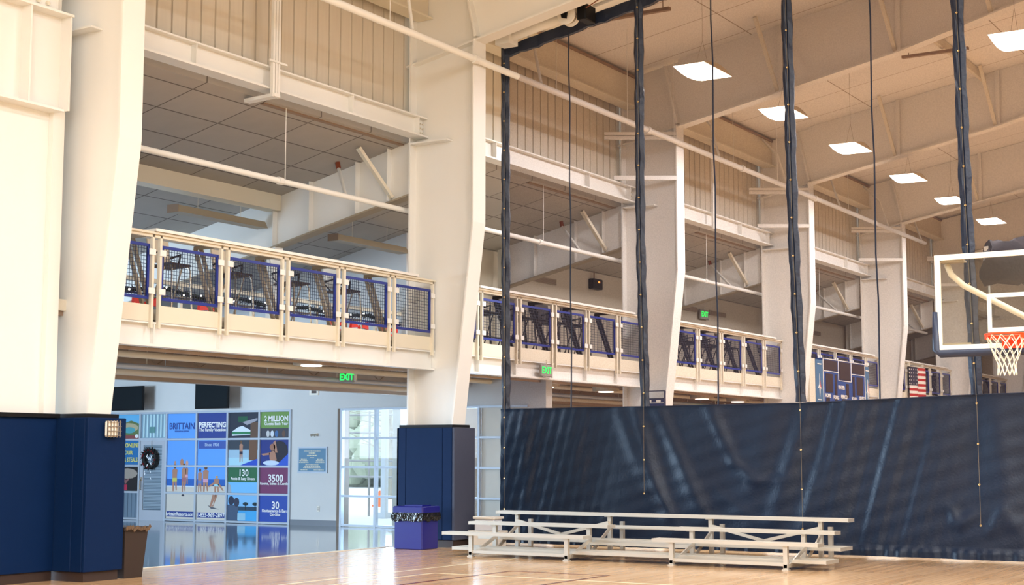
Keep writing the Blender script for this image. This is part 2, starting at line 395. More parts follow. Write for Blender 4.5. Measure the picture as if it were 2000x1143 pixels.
# purlin at the eave, upper beams, soffits
bays = ['left of the curtain', 'first behind the mesh', 'second behind the mesh', 'above the blue scoreboard', 'above the hanging flag', 'farthest right, behind hoop']
for k in range(0, 6):
    x0, x1 = XK(k)+.02, XK(k+1)-.02
    t = thing('upper_beam', 'white steel beam above gallery opening, bay '+bays[k], 'beam', ((x0+x1)/2, 14.75, 7.0), 'beams over the gallery openings')
    MB().box(x0, x1, 14.73, 14.76, 7.0, 7.3).build('beam_web', 'white', t)
    MB().box(x0, x1, 14.62, 14.86, 7.3, 7.325).build('top_flange', 'white', t)
    MB().box(x0, x1, 14.60, 14.88, 6.97, 7.0).build('bottom_flange', 'white', t)
    for xs in (x0+2.2, x0+5.8, x1-.25): MB().box(xs, xs+.02, 14.63, 14.73, 7.0, 7.3).build('stiffener', 'white', t)
    b = MB()
    for i in range(3):
        for j in range(2): b.tube([(x1-.02-.07*j, 14.70, 7.06+.08*i), (x1-.02-.07*j, 14.73, 7.06+.08*i)], .014, 6)
    b.build('bolts', 'rail', t)
    e = thing('eave_beam', 'long cream eave beam under the roof, bay '+bays[k], 'beam', ((x0+x1)/2, 14.6, 9.05), 'eave beams under the roof')
    MB().box(x0, x1, 14.62, 14.85, 9.10, 9.74).build('beam_face', 'beige', e); MB().box(x0, x1, 14.52, 14.85, 9.07, 9.10).build('beam_lip', 'rail', e); MB().box(x0, x1, 14.58, 14.85, 9.74, 9.79).build('shadow_gap_strip', 'brown', e)
    struct(MB().box(x0, x0+3.95, 15.12, 15.5, 6.94, 7.2).box(x0+4.2, x1, 15.12, 15.55, 6.90, 7.2).build('trim_5', 'brown'))
    if k == 0: tag(MB().box(x0, x1, 17.9, 18.2, 5.98, 6.28).build('gallery_beam', 'rail'), 'tan beam along the gallery ceiling left of the slanting girder', 'beam')
struct(MB().box(-6, 12.9, 15.0, 15.12, 7.3, 9.88).build('wall_siding', 'siding'))
# roof purlins running across further in
for y in (9.0, 4.0):
    tag(MB().box(21, 60, y, y+.08, roofz(y)-.22, roofz(y)-.02).build('roof_purlin', 'beige'), 'long beige roof purlin over the far court, %s the hanging lamps' % ('just right of' if y > 5 else 'well right of'), 'purlin')
for x, y in ((25.0, 12.7), (29.9, 9.9), (24.7, 8.6), (33.0, 9.2)):
    tag(MB().box(x-.05, x+.05, y-.75, y+.75, roofz(y)-.30, roofz(y)-.24).tube([(x, y-.6, roofz(y)-.24), (x, y-.6, roofz(y))], .01, 5).tube([(x, y+.6, roofz(y)-.24), (x, y+.6, roofz(y))], .01, 5).build('lamp_rail', 'brown'),
        'short dark rail hung under the roof %s' % {25.0: 'between curtain top and first lamp', 29.9: 'above the second lamp', 24.7: 'high above the first lamp', 33.0: 'above the third lamp'}[x], 'rail')

# near bay girder at far left
t = thing('wall_girder', 'white plate girder with upright stiffeners at the top left corner', 'beam', (12.0, 14.45, 5.8))
MB().box(6, 12.6, 14.47, 14.5, 5.78, 7.0).build('girder_web', 'white', t)
MB().box(6, 12.64, 14.28, 14.5, 6.98, 7.01).build('top_flange', 'white', t)
MB().box(6, 12.52, 14.28, 14.5, 5.75, 5.78).build('bottom_flange', 'white', t)
for xs in (12.60, 11.98, 11.1): MB().box(xs, xs+.025, 14.30, 14.47, 5.78, 6.98).build('stiffener', 'white', t)
t = thing('bolted_plate', 'white splice plate with bolt heads above the top left girder', 'plate', (12.3, 14.4, 7.02))
MB().box(11.9, 12.5, 14.42, 14.47, 7.01, 7.6).build('plate', 'white', t)
b = MB()
for i in range(4):
    for j in range(3): b.tube([(12.02+.15*j, 14.39, 7.10+.14*i), (12.02+.15*j, 14.42, 7.10+.14*i)], .03, 6)
b.build('bolt_heads', 'rail', t)

# ------------------------------------------------------------------ gallery edge beams and railings
for k in range(0, 6):
    x0, x1 = XK(k)+.02, XK(k+1)-.02
    t = thing('edge_beam', 'white mezzanine edge beam below the railing in the bay '+bays[k].replace('above the', 'of the'), 'beam', ((x0+x1)/2, 14.5, 2.98), 'mezzanine edge beams')
    MB().box(x0, x1, 14.52, 14.56, 2.98, 3.27).build('beam_face', 'white', t)
    MB().box(x0, x1, 14.44, 14.62, 2.95, 2.985).build('bottom_flange', 'white', t)
    MB().box(x0, x1, 14.44, 14.6, 3.25, 3.275).build('top_flange', 'white', t)
    for xs in (x0+1.34, x0+2.6, x0+3.95, x0+5.3, x0+6.6): MB().box(xs, xs+.02, 14.45, 14.52, 2.985, 3.25).build('stiffener', 'white', t)
def make_rail():
    x = XK(0)
    t = thing('railing', 'cream gallery railing with blue wire panels in the bay '+bays[0], 'railing', (x+B/2, 14.45, 3.25), 'gallery railings above the court')
    pr = [.2, 1.34, 2.66, 3.97, 5.30, 6.63, 7.79]
    for i, p in enumerate(pr):
        for d in ((-.07, .07) if 0 < i < 6 else (0,)):
            MB().box(x+p+d-.02, x+p+d+.02, 14.40, 14.45, 3.19, 4.44).build('post', 'rail', t)
    MB().box(x+.16, x+7.82, 14.37, 14.48, 4.44, 4.47).box(x+.16, x+7.82, 14.40, 14.45, 4.40, 4.44).build('handrail', 'rail', t)
    MB().box(x+1.25, x+7.28, 14.34, 14.95, 4.475, 4.515).build('counter_top', 'white', t)
    for a, b in zip(pr[:-1], pr[1:]):
        xa, xb = x+a+(.09 if a > .3 else .02), x+b-(.09 if b < 7.7 else .02)
        MB().box(xa, xb, 14.44, 14.47, 3.27, 3.50).build('toe_board', 'rail', t)
        f = MB(); za, zb = 3.59, 4.29; fa, fb = xa+.02, xb-.02
        f.box(fa, fb, 14.43, 14.46, za-.02, za+.02).box(fa, fb, 14.43, 14.46, zb-.02, zb+.02).box(fa, fa+.035, 14.43, 14.46, za, zb).box(fb-.035, fb, 14.43, 14.46, za, zb)
        fo = f.build('panel_frame', 'blueframe', t)
        g = MB(); xx = fa+.05
        while xx < fb-.03: g.box(xx-.003, xx+.003, 14.441, 14.447, za, zb); xx += .05
        zz = za+.05
        while zz < zb-.02: g.box(fa, fb, 14.445, 14.451, zz-.003, zz+.003); zz += .05
        w = g.build('wire_mesh', 'wire', fo)
        for xx, s in ((xa, 1), (xb, -1)):
            for zc in (4.20, 3.68): MB().box(min(xx-.05*s, xx+.06*s), max(xx-.05*s, xx+.06*s), 14.385, 14.40, zc-.04, zc+.04).build('clip', 'white', t)
        if a > 1 and b < 7.7 or a > 6:
            pass
    for p in pr[1:6]:
        c = MB()
        for d in (-.07, .05): c.bar((x+p+d, 14.92, 4.44), (x+p+d, 14.58, 3.50), .035, .05)
        c.bar((x+p-.08, 14.55, 4.44), (x+p-.08, 14.93, 4.44), .03, .05)
        c.build('counter_bracket', 'fixture', t)
    return t
rails = [make_rail()]
for k in range(1, 6):
    rails.append(clone(rails[0], dx=k*B, label='cream gallery railing with blue wire panels in the bay '+bays[k].replace('above', 'behind'), swap={'counter_bracket': 'backdark'} if k else None))  # brackets behind the mesh get a darker colour that stands in for shade

# far gallery rail overlooking the lobby
t = thing('gallery_rail', 'cream rail at the back of the gallery overlooking the lobby, hung with a garland', 'railing', (18, 18.45, 3.46))
MB().box(12, XW, 18.40, 18.52, 4.42, 4.49).build('handrail', 'rail', t)
MB().box(12, XW, 18.44, 18.47, 4.20, 4.24).box(12, XW, 18.44, 18.47, 3.56, 3.60).build('blue_rails', 'blueframe', t)
for i, xx in enumerate([13.2, 15.1, 16.95, 18.9, 20.75, 22.6, 24.5, 24.9]):
    MB().box(xx-.03, xx+.03, 18.44, 18.50, 3.46, 4.42).build('post', 'rail', t)
g = MB(); random.seed(3)
pts = []
for i in range(0, 260):
    xx = 13+i*.047; pts.append((xx, 18.36, 4.33-.07*abs(math.sin(xx*1.7))))
g.tube(pts[::3], .035, 5)
for p in pts:
    for q in range(3):
        d = Vector((random.uniform(-1,1), random.uniform(-1,1), random.uniform(-1,1)))*.075
        g.bar(p, Vector(p)+d, .012, .012)
tag(g.build('garland', 'garland'), 'dark green pine garland draped along the rear gallery rail', 'garland')
ls = thing('string_lights', 'small white bulbs threaded through the garland on the rear gallery rail', 'string lights', (18, 18.3, 4.3))
MB().tube(pts[::3], .004, 4).build('cord', 'black', ls)
for i in range(6, 256, 9):
    MB().ball((pts[i][0], 18.27, pts[i][2]+random.uniform(-.05, .04)), .018, 6, 4).build('bulb', 'bulb', ls)
def bow(x, z, lab):
    b = thing('ribbon_bow', lab, 'bow', (x, 18.3, z), 'red bows on the rear gallery rail')
    for s in (-1, 1):
        MB().prism([(x, z), (x+s*.26, z+.12), (x+s*.28, z-.03)], 18.27, 18.33, 'Y').build('loop', 'red', b)
        MB().prism([(x, z), (x+s*.10, z-.22), (x+s*.20, z-.18)], 18.29, 18.32, 'Y').build('tail', 'red', b)
    MB().ball((x, 18.29, z), .04, 8, 6).build('knot', 'red', b)
for x, z, lab in ((17.9, 4.03, 'red bow at floor level seen through the first wire panel from the left'), (19.45, 4.05, 'red bow seen through the second wire panel below the bar stool'),
                  (23.05, 4.06, 'red bow seen behind the posts left of the fourth bar stool'), (23.75, 4.06, 'red bow seen just below the seat of the fourth bar stool'), (24.75, 4.06, 'red bow seen left of the last wire panel before the middle column')):
    bow(x, z, lab)

# ------------------------------------------------------------------ bar stools
def make_stool(loc, lab, back='backpanel', leg='chrome'):
    x, y, z = loc; t = thing('bar_stool', lab, 'stool', loc, 'bar stools at the gallery counter')
    s = MB().prism([(y-.20, z+.74), (y+.20, z+.72), (y+.21, z+.745), (y-.18, z+.775), (y-.21, z+.76)], x-.2, x+.2); s.build('seat', 'seat', t)
    MB().prism([(y+.23, z+.80), (y+.30, z+1.18), (y+.275, z+1.19), (y+.21, z+.80)], x-.21, x+.21).build('backrest', back, t)
    for sx in (-1, 1):
        MB().tube([(x+sx*.17, y-.17, z+.74), (x+sx*.18, y-.20, z+.68), (x+sx*.21, y-.24, z)], .014, 6).build('leg', leg, t)
        MB().tube([(x+sx*.17, y-.05, z+.73), (x+sx*.19, y+.05, z+.5), (x+sx*.21, y+.24, z)], .014, 6).build('leg', leg, t)
        MB().tube([(x+sx*.19, y+.10, z+.73), (x+sx*.21, y+.22, z+.85)], .011, 6).tube([(x+sx*.22, y+.22, z+.9), (x+sx*.22, y+.03, z+.93), (x+sx*.20, y+.05, z+.76)], .018, 6).build('armrest', 'black', t)
    f = MB().tube([(x-.205, y-.22, z+.28), (x+.205, y-.22, z+.28)], .010, 6)
    for sx in (-1, 1): f.tube([(x+sx*.205, y-.22, z+.28), (x+sx*.205, y+.18, z+.28)], .010, 6)
    f.build('footrest', leg, t)
    return t
st0 = make_stool((15.47, 15.32, 3.46), 'bar stool with beige back behind the second wire panel, leftmost of the four', 'backpanel')
clone(st0, dx=1.32, label='bar stool with beige back behind the third wire panel left of the curtain')
clone(st0, dx=2.66, label='bar stool with pale grey back behind the fourth wire panel, two from the middle column', swap={'backrest': 'backpale'})
clone(st0, dx=3.98, label='bar stool with pale grey back behind the fifth wire panel, nearest the middle column', swap={'backrest': 'backpale'})
n = 0
dk = {'backrest': 'backdark', 'leg': 'legdark', 'footrest': 'legdark', 'seat': 'backdark'}
ordw = ['leftmost', 'second from the left', 'third from the left', 'fourth from the left', 'rightmost']
stA = None
for k, lab in ((1, 'first bay behind mesh'), (2, 'bay left of scoreboard'), (3, 'behind the scoreboard'), (4, 'behind the hanging flag'), (5, 'under the hoop net')):
    for i in range(5):
        for j, (dx, dy) in enumerate(((.42, 0), (.98, .12))):
            if j == 1 and i == 4: continue
            l = 'dark bar stool %s, %s, %s' % (('close to counter', 'set slightly back')[j], ordw[i] if i < 4 or j == 0 else ordw[i], lab)
            xx = XK(k)+.85+i*1.30+dx
            if stA is None:
                stA = clone(st0, dx=xx-15.47, dy=dy, label=l, group='dark bar stools on the far gallery', swap=dk)
                sx0 = xx
            else: clone(stA, dx=xx-sx0, dy=dy, label=l, group='dark bar stools on the far gallery')

# ------------------------------------------------------------------ pipes
def pipe(name, lab, pts, r, m='white', cat='pipe', rods=(), struts=(), parts=()):
    t = thing(name, lab, cat, pts[0]); MB().tube(pts, r, 10).build('pipe_run', m, t, smooth=True)
    for a, b in rods: MB().tube([a, b], .007, 5).build('hanger_rod', m, t)
    for a in struts: MB().tube(a, .030, 6).build('strut', m, t)
    for p in parts: MB().tube([(p[0]-.05, p[1], p[2]), (p[0]+.05, p[1], p[2])], r*1.35, 10).build('coupling', m, t)
    return t
yp, zp = 13.49, 8.16
pipe('heating_pipe', 'long white pipe hung high across the columns from top centre to far right', [(8, yp, zp), (46.6, yp, zp)], .058,
     rods=[((x, yp, zp+.06), (x, yp, roofz(yp))) for x in (18.2, 23.35, 26.2, 28.35, 31.5, 34.2, 39.4, 44.1)],
     struts=[((x, yp, zp+.06), (x+.35, 13.85, 9.05), (x+1.2, 14.6, 9.7)) for x in (18.8, 22.8, 30.7, 34.8, 38.7, 42.9, 46.2)],
     parts=[(x, yp, zp) for x in (20.6, 27.1, 32.0, 36.8, 41.6)])
yp2, zp2 = 15.1, 5.75
t = pipe('sprinkler_pipe', 'white pipe hung below the gallery ceiling across the openings', [(8, yp2, zp2), (52, yp2, zp2)], .045,
     rods=[((x, yp2, zp2+.04), (x, yp2, ceilz(yp2))) for x in (10.5, 17.67, 25.6, 33.5, 41.4)], parts=[(17.55, yp2, zp2), (25.45, yp2, zp2), (33.4, yp2, zp2)])
for k in range(6):
    xx = 20.45+(k-1)*B
    o = MB().tube([(xx-1.25, yp2, zp2), (xx, 16.25, ceilz(16.25)-.12)], .03, 8).build('riser', 'white', t)
    MB().tube([(xx, 16.25, ceilz(16.25)-.12), (xx-.01, 16.27, ceilz(16.27)+.0)], .045, 8).build('riser_cap', 'copper', t)
# vertical conduit bundle in first bay
t = thing('conduit_bundle', 'white upright conduits running down over the upper beam and back under it', 'conduit', (16.98, 14.5, 6.9))
for d in (-.06, 0, .06): MB().box(16.76+d-.022, 16.76+d+.022, 14.52, 14.57, 6.84, 9.05).build('conduit', 'white', t)
MB().bar((16.76, 14.5, 6.87), (16.76, 15.10, 6.85), .13, .05).build('return_leg', 'white', t)
MB().box(16.58, 16.98, 14.50, 14.52, 7.36, 7.39).build('strap', 'white', t)
t = thing('wall_conduit', 'slim light conduit dropping down the third frame behind the mesh', 'conduit', (38.9, 14.6, 5))
MB().box(32.6, 32.71, 14.50, 14.55, 6.9, 9.05).build('conduit', 'white', t)
t.location = (32.6, 14.5, 6.9)
for c in t.children: c.matrix_parent_inverse = Matrix.Translation(-Vector(t.location))
# pipes beneath the gallery deck
for (y, z, r, m, lab) in ((16.2, 2.98, .05, 'rail', 'cream pipe nearest the court under the gallery deck'), (16.9, 2.86, .045, 'alumull', 'bluish galvanised pipe under the gallery deck'),
                          (17.3, 2.80, .055, 'rail', 'second cream pipe, behind the galvanised one under the deck')):
    pipe('deck_pipe', lab, [(8, y, z), (60, y, z)], r, m, rods=[((x, y, z), (x, y, 3.3)) for x in (14.6, 17.0, 19.4, 21.8, 24.4, 29, 33, 37)])
struct(MB().box(8, 60, 17.85, 18.05, 2.72, 3.30).build('trim_6', 'steelbrown'))
for y, lab in ((15.05, 'brown open web joist just behind the mezzanine edge beam'), (17.6, 'brown open web joist at the back of the gallery deck')):
    t = thing('bar_joist', lab, 'joist', (20, y, 2.9)); j = MB(); zt, zb = 3.232, 2.96
    MB().bar((8, y, zt), (60, y, zt), .05, .04).build('top_chord', 'steelbrown', t); MB().bar((8, y, zb), (60, y, zb), .05, .04).build('bottom_chord', 'steelbrown', t)
    x = 8
    while x < 60: j.tube([(x, y, zt), (x+.5, y, zb), (x+1, y, zt)], .013, 5); x += 1
    j.build('web_bars', 'steelbrown', t)
def deck_lamp(x, y, z, lab):
    t = thing('deck_lamp', lab, 'lamp', (x, y, z), 'round lamps under the gallery deck')
    MB().tube([(x, y, z+.02), (x, y, z+.17)], [.30, .30], 20).tube([(x, y, z+.17), (x, y, 3.27)], .03, 6).build('housing', 'lampbody', t)
    MB().tube([(x, y, z), (x, y, z+.02)], .17, 20).build('lens', 'lens2', t)
deck_lamp(18.99, 15.6, 2.956, 'drum lamp under the deck between the wall televisions and green exit sign')
for i, (x, l) in enumerate(((27.2, 'drum lamp under the deck just right of the curtain left edge'), (29.9, 'drum lamp under the deck, just left of the dark sign on the column'),
              (35.1, 'drum lamp under the deck in the second bay behind the mesh, left of its pair'), (37.4, 'drum lamp under the deck in the second bay behind the mesh, right of its pair'))):
    deck_lamp(x*.975, 15.6, 2.885, l)

# ------------------------------------------------------------------ hanging high bay lamps
def bay_lamp(x, y, lab, z=8.42, grp='high bay lamps over the far court'):
    t = thing('bay_lamp', lab, 'lamp', (x, y, z), grp)
    hx, hy = .62, .31
    h = MB(); n = 8   # curved louvre wings
    prof = [(-hx, .0)]+[(-hx+2*hx*i/n, .10*math.sin(PI*i/n)) for i in range(1, n)]+[(hx, 0)]
    h.prism([(x+a, z+.03+b) for a, b in prof], y-hy, y+hy, 'Y'); h.build('housing', 'lampbody', t)
    l = MB(); l.prism([(x-hx, z+.028), (x-hx*.55, z-.02), (x, z-.045), (x+hx*.55, z-.02), (x+hx, z+.028)], y-hy+.01, y+hy-.01, 'Y'); l.build('lens', 'lens', t)
    MB().tube([(x-.3, y, z+.1), (x, y, z+.6)], .003, 4).tube([(x+.3, y, z+.1), (x, y, z+.6)], .003, 4).tube([(x, y, z+.6), (x, y, roofz(y))], .003, 4).build('suspension', 'fixture', t)
    area('lamp_light', (x, y, z-.08), 1.1, .55, 330, WARM)
    return t
labs = ['largest glowing lamp hanging left of the others behind the mesh', 'glowing lamp crossed by the second dark curtain strip', 'glowing lamp third along the row, left of the thin seam',
        'glowing lamp fourth along the row, right of the thin seam', 'glowing lamp touching the third dark curtain strip', 'small glowing lamp just above the backboard']
for x, l in zip((24.4, 28.35, 32.45, 36.8, 40.7, 45.0), labs): bay_lamp(x, 11.02, l)
for x in (25.3, 29.3, 33.3, 37.6): bay_lamp(x, 5.7, 'bright lamp cut by the right edge of the picture, in the inner row' if x < 26 else 'lamp in the inner row beyond the right picture edge, %s' % {29.3: 'near the third frame', 33.3: 'between third and fourth frames', 37.6: 'near the fourth frame'}[x])
for x in (26, 33, 41): area('lamp_light', (x, -2, 8.8), 2.5, 1.2, 800, WARM)
area('lamp_light', (49, 7, 8.8), 2.5, 1.2, 800, WARM)

# ------------------------------------------------------------------ linear pendant fixtures in gallery
def linear(x0, x1, y, z, lab):
    t = thing('linear_pendant', lab, 'lamp', (x0, y, z), 'unlit linear pendants over the gallery')
    MB().prism([(y-.13, z), (y-.06, z+.13), (y+.06, z+.13), (y+.13, z)], x0, x1).build('shade', 'fixture', t)
    MB().box(x0-.01, x0, y-.13, y+.13, z-.01, z+.13).build('end_cap', 'brown', t)
    for x in (x0+.6, x1-.6): MB().tube([(x, y, z+.13), (x, y, ceilz(y))], .005, 4).build('suspension', 'rail', t)
linear(18.45, 20.75, 18.25, 5.66, 'unlit tan linear pendant left of the gallery post')
linear(22.7, 25.05, 18.15, 5.68, 'unlit tan linear pendant near the middle column')
for x, lab in ((31.0, 'pale slotted grille on the gallery wall left of the black wall box'), (33.9+3.0, 'pale slotted grille left of the upper exit sign'), (39.2, 'pale slotted grille just right of the upper exit sign'),
               (41.3, 'pale slotted grille near the second thin seam'), (47.0, 'faint slotted grille above the scoreboard bay'), (49.5, 'faint slotted grille right of the other one above the scoreboard')):
    t = thing('wall_grille', lab, 'grille', (x, 18.28, 5.72), 'slotted grilles on the gallery wall')
    MB().box(x-.6, x+.6, 18.26, 18.30, 5.66, 5.80).build('frame', 'fixture', t)
    s = MB()
    for i in range(5): s.box(x-.57, x+.57, 18.25, 18.26, 5.675+.023*i, 5.685+.023*i)
    s.build('slats', 'brown', t)
t = thing('wall_box', 'black control box with orange indicator on the gallery wall', 'box', (33.5, 18.2, 5.8))
MB().rbox(33.28, 33.78, 18.14, 18.3, 5.74, 6.0, .02).build('case', 'blackmetal', t)
MB().box(33.52, 33.6, 18.13, 18.14, 5.90, 5.94).build('indicator', emis('orange_led', (1, .25, .05, 1), 4), t)
MB().tube([(33.45, 18.22, 6.0), (33.45, 18.22, ceilz(18.22))], .02, 6).build('conduit', 'brown', t)

# ------------------------------------------------------------------ exit signs
def exit_sign(c, w, h, face, lab, bracket=True):
    x, y, z = c; t = thing('exit_sign', lab, 'sign', c, 'green exit signs')
    if face == 'X':
        MB().rbox(x, x+.05, y-w/2, y+w/2, z-h/2, z+h/2, .012).build('housing', 'signbody', t); text('EXIT', h*.82, (x-.004, y, z), (0,-1,0), m='green', parent=t, bold=.004)
        if bracket: MB().box(x+.01, x+.04, y-w/2-.05, y-w/2, z-h/2+.02, z+h/2+.02).build('end_bracket', 'rail', t)
    else:
        MB().rbox(x-w/2, x+w/2, y, y+.05, z-h/2, z+h/2, .012).build('housing', 'signbody', t); text('EXIT', h*.82, (x, y-.004, z), (1,0,0), m='green', parent=t, bold=.004)
    MB().tube([(x+.02, y+.02, z+h/2), (x+.02, y+.02, 3.26 if z < 2.95 else z+h/2+.10)], .012, 5).build('stem', 'rail', t)
exit_sign((21.2, 16.6, 2.90), .30, .19, 'X', 'green exit sign under the deck left of the middle column')
exit_sign((24.5, 14.38, 3.11), .42, .22, 'Y', 'green exit sign on the edge beam behind the curtain mesh')
exit_sign((40.2, 18.2, 5.62), .62, .28, 'Y', 'green exit sign up on the gallery wall between two grilles')
exit_sign((37.2, 16.55, 2.76), .44, .22, 'X', 'green exit sign peeking just above the vinyl hem')
exit_sign((60, 16.4, 5.0), .6, .4, 'X', 'tiny far exit sign left of the basketball net')

# ------------------------------------------------------------------ wall and column pads
def seam(x, y, z0, z1): pass
t = thing('wall_pad', 'navy wall padding along the wall at the lower left', 'pad', (11.5, 14.4, 0))
for x0, x1 in ((6.0, 8.2), (8.2, 10.4), (10.4, 12.69)): MB().rbox(x0, x1-.004, 14.40, 14.5, .12, 1.97, .012).build('pad_panel', 'navy', t)
MB().box(6, 12.69, 14.43, 14.5, 0, .12).build('base_strip', 'basebrown', t); MB().box(6, 12.69, 14.36, 14.5, 1.97, 2.02).build('top_trim', 'blackmetal', t)
def col_pad(k, lab, side):
    x = XK(k); xa, xb, ya, yb = x-.26, x+.36, 13.92, 15.05
    if k == 0: yb = 14.5
    t = thing('column_pad', lab, 'pad', (x, 14.4, 0), 'padded column bases')
    ys = [ya, ya+.19, yb-.19, yb] if k else [ya, ya+.19, yb-.02]
    for a, b in zip(ys[:-1], ys[1:]): MB().rbox(xa, xa+.06, a+.002, b-.002, .12, 1.97, .008).build('pad_panel', 'navy', t)
    MB().rbox(xa+.0, xb, ya-.055, ya, .12, 1.97, .01).build('side_panel', side, t)
    MB().rbox(xb-.06, xb, ya, yb, .12, 1.97, .01).build('rear_panel', side, t)
    if k: MB().rbox(xa, xb, yb-.05, yb, .12, 1.97, .01).build('end_panel', 'navy', t)
    MB().box(xa+.03, xb-.04, ya-.01, yb-.02, 0, .12).build('base_box', 'basebrown', t)
    MB().box(xa+.03, xb-.06, ya+.02, yb-.03, 1.97, 2.02).build('top_trim', 'blackmetal', t)
    return t
col_pad(0, 'navy padding around the nearest column base at lower left', 'navy')
col_pad(1, 'padding around the middle column base, navy front and slate grey side', 'slate')
t = thing('wire_guard', 'small white guarded device fixed at the top of the near column pad', 'device', (13.02, 13.84, 1.8))
MB().rbox(12.93, 13.14, 13.80, 13.86, 1.74, 1.93, .03).build('cover', 'plastic', t)
g = MB()
for i in range(5): g.box(12.93+.05*i, 12.94+.05*i, 13.785, 13.80, 1.73, 1.94)
for i in range(4): g.box(12.92, 13.15, 13.78, 13.79, 1.75+.055*i, 1.758+.055*i)
g.build('wire_cage', 'chrome', t)
# trash bins
def tapered(x0, x1, y0, y1, z0, z1, t):
    m = MB(); vs = [(x0+t,y0+t,z0),(x1-t,y0+t,z0),(x1-t,y1-t,z0),(x0+t,y1-t,z0),(x0,y0,z1),(x1,y0,z1),(x1,y1,z1),(x0,y1,z1)]
    return m.add(vs, [(0,3,2,1),(4,5,6,7),(0,1,5,4),(1,2,6,5),(2,3,7,6),(3,0,4,7)])
t = thing('trash_bin', 'brown tapered trash bin tucked behind the near column pad', 'bin', (13.52, 14.08, 0))
tapered(13.33, 13.72, 13.86, 14.30, 0, .60, .045).build('bin_body', 'binbrown', t)
MB().rbox(13.32, 13.74, 13.84, 14.32, .58, .63, .02).build('rim', 'binbrown', t)
b = MB(); random.seed(5)
for i in range(10):
    x = 13.32+i*.041; b.bar((x, 13.83, .60+random.uniform(-.02, .02)), (x+.045, 13.835, .615+random.uniform(-.02, .03)), .01, .04)
b.build('liner_edge', mat('brown_liner', rgb(104, 82, 62), .4), t)
t = thing('recycling_bin', 'blue square lidded bin with black bag band beside the middle column pad', 'bin', (20.0, 14.2, 0))
MB().rbox(19.84, 20.30, 13.97, 14.53, .0, .50, .02).build('bin_body', 'binblue', t)
MB().rbox(19.82, 20.32, 13.95, 14.55, .575, .69, .02).box(19.95, 20.2, 14.05, 14.4, .69, .71).build('lid', 'binblue', t)
bagm = MB(); N = 40; ring = []
per = [(19.82, 13.95), (20.32, 13.95), (20.32, 14.55), (19.82, 14.55)]
def pr(u):
    u = (u % 1)*4; i = int(u); a = per[i]; c = per[(i+1) % 4]; f = u-i; return (a[0]+(c[0]-a[0])*f, a[1]+(c[1]-a[1])*f)
vs = []
for i in range(N):
    p = pr(i/N); cx, cy = 20.07, 14.25
    for z, s in ((.46+random.uniform(-.02, .02), 1.03), (.52, 1.05+random.uniform(-.02, .03)), (.59, 1.0)):
        vs.append((cx+(p[0]-cx)*s, cy+(p[1]-cy)*s, z))
fs = [(i*3+j, ((i+1) % N)*3+j, ((i+1) % N)*3+j+1, i*3+j+1) for i in range(N) for j in range(2)]
bagm.add(vs, fs); bagm.build('bag_cuff', 'bag', t)

# ------------------------------------------------------------------ lobby glazing
ymul = [26.95, 25.92, 25.07, 24.13, 23.19, 22.25, 21.37]
ZR = [.03, .645, 1.255, 1.865, 2.48]
fr1 = MB(); xf0, xf1 = XW-.05, XW+.05
for y in ymul[:]: fr1.box(xf0, xf1, y-.025, y+.025, 0, 2.5)
fr1.box(xf0, xf1, 27.95, 28.0, 0, 2.5)
for z in ZR:
    fr1.box(xf0+.005, xf1, 21.37, 25.07, z-.022, z+.022).box(xf0+.005, xf1, 25.92, 28.2, z-.022, z+.022)
fr1.box(xf0+.005, xf1, 25.07, 25.92, 2.458, 2.502).box(xf0+.005, xf1, 25.07, 25.92, 1.84, 1.90)
struct(fr1.build('window_1', 'alumull'))
struct(MB().box(XW+.06, XW+.07, 21.37, 28.2, 0, 2.5).build('window_2', mat('office_behind_glass', rgb(110, 130, 148), .3)))
# right-hand window with view outside
fr2 = MB(); ym2 = [19.95, 19.04, 18.13, 17.25, 16.45, 15.87]
for y in ym2: fr2.box(xf0, xf1, y-.025, y+.025, 0, 2.5)
for z in ZR: fr2.box(xf0+.005, xf1, 15.3, 19.97, z-.022, z+.022)
struct(fr2.build('window_3', 'alumull'))
struct(MB().box(XW, XW+.005, 16.48, 19.95, .03, 2.48).build('window_4', 'glass'))
struct(MB().box(XW+.02, XW+.03, 15.3, 16.42, .03, 2.48).build('window_5', mat('frosted_pane', rgb(206, 202, 190), .3, noise=.06, nscale=3)))
struct(MB().box(XW-.03, XW+.25, 19.95, 20.06, 0, 2.5).build('trim_7', mat('brown_jamb', rgb(120, 104, 90), .6)))

XF = XW-.012
def pane(name, c, r, lab, base):
    y1, y0 = ymul[c]-.03, ymul[c+1]+.03; z0, z1 = ZR[3-r]+.025, ZR[4-r]-.025
    t = thing('window_poster', lab, 'poster', (XF, (y0+y1)/2, z0), 'posters on the lobby glazing')
    MB().box(XF, XF+.008, y0, y1, z0, z1).build('print', flat(*base), t)
    def U(u, v): return (y1-(y1-y0)*u, z0+(z1-z0)*v)
    t['_'] = 0; del t['_']
    return t, U
lay = [0]
def shape(t, U, uv, col, name='printed_shape', d=1):
    x = XF-.0015*d; m = MB(); pts = [U(*p) for p in uv]
    m.prism(pts, x-.001, x); return m.build(name, flat(*col), t)
def oval(cu, cv, ru, rv, n=12): return [(cu+ru*math.cos(2*PI*i/n), cv+rv*math.sin(2*PI*i/n)) for i in range(n)]
def rect(a, b, c, d): return [(a, c), (b, c), (b, d), (a, d)]
def words(t, U, s, u, v, size, col=(240, 244, 250), sx=1, bold=.002):
    y, z = U(u, v); text(s, size, (XF-.010, y, z), (0,-1,0), m=flat(*col), parent=t, sx=sx, bold=bold)
SKY = (92, 152, 224); SEA = (38, 92, 170); SAND = (196, 190, 180); DB = (44, 64, 134); SK = (166, 122, 100)
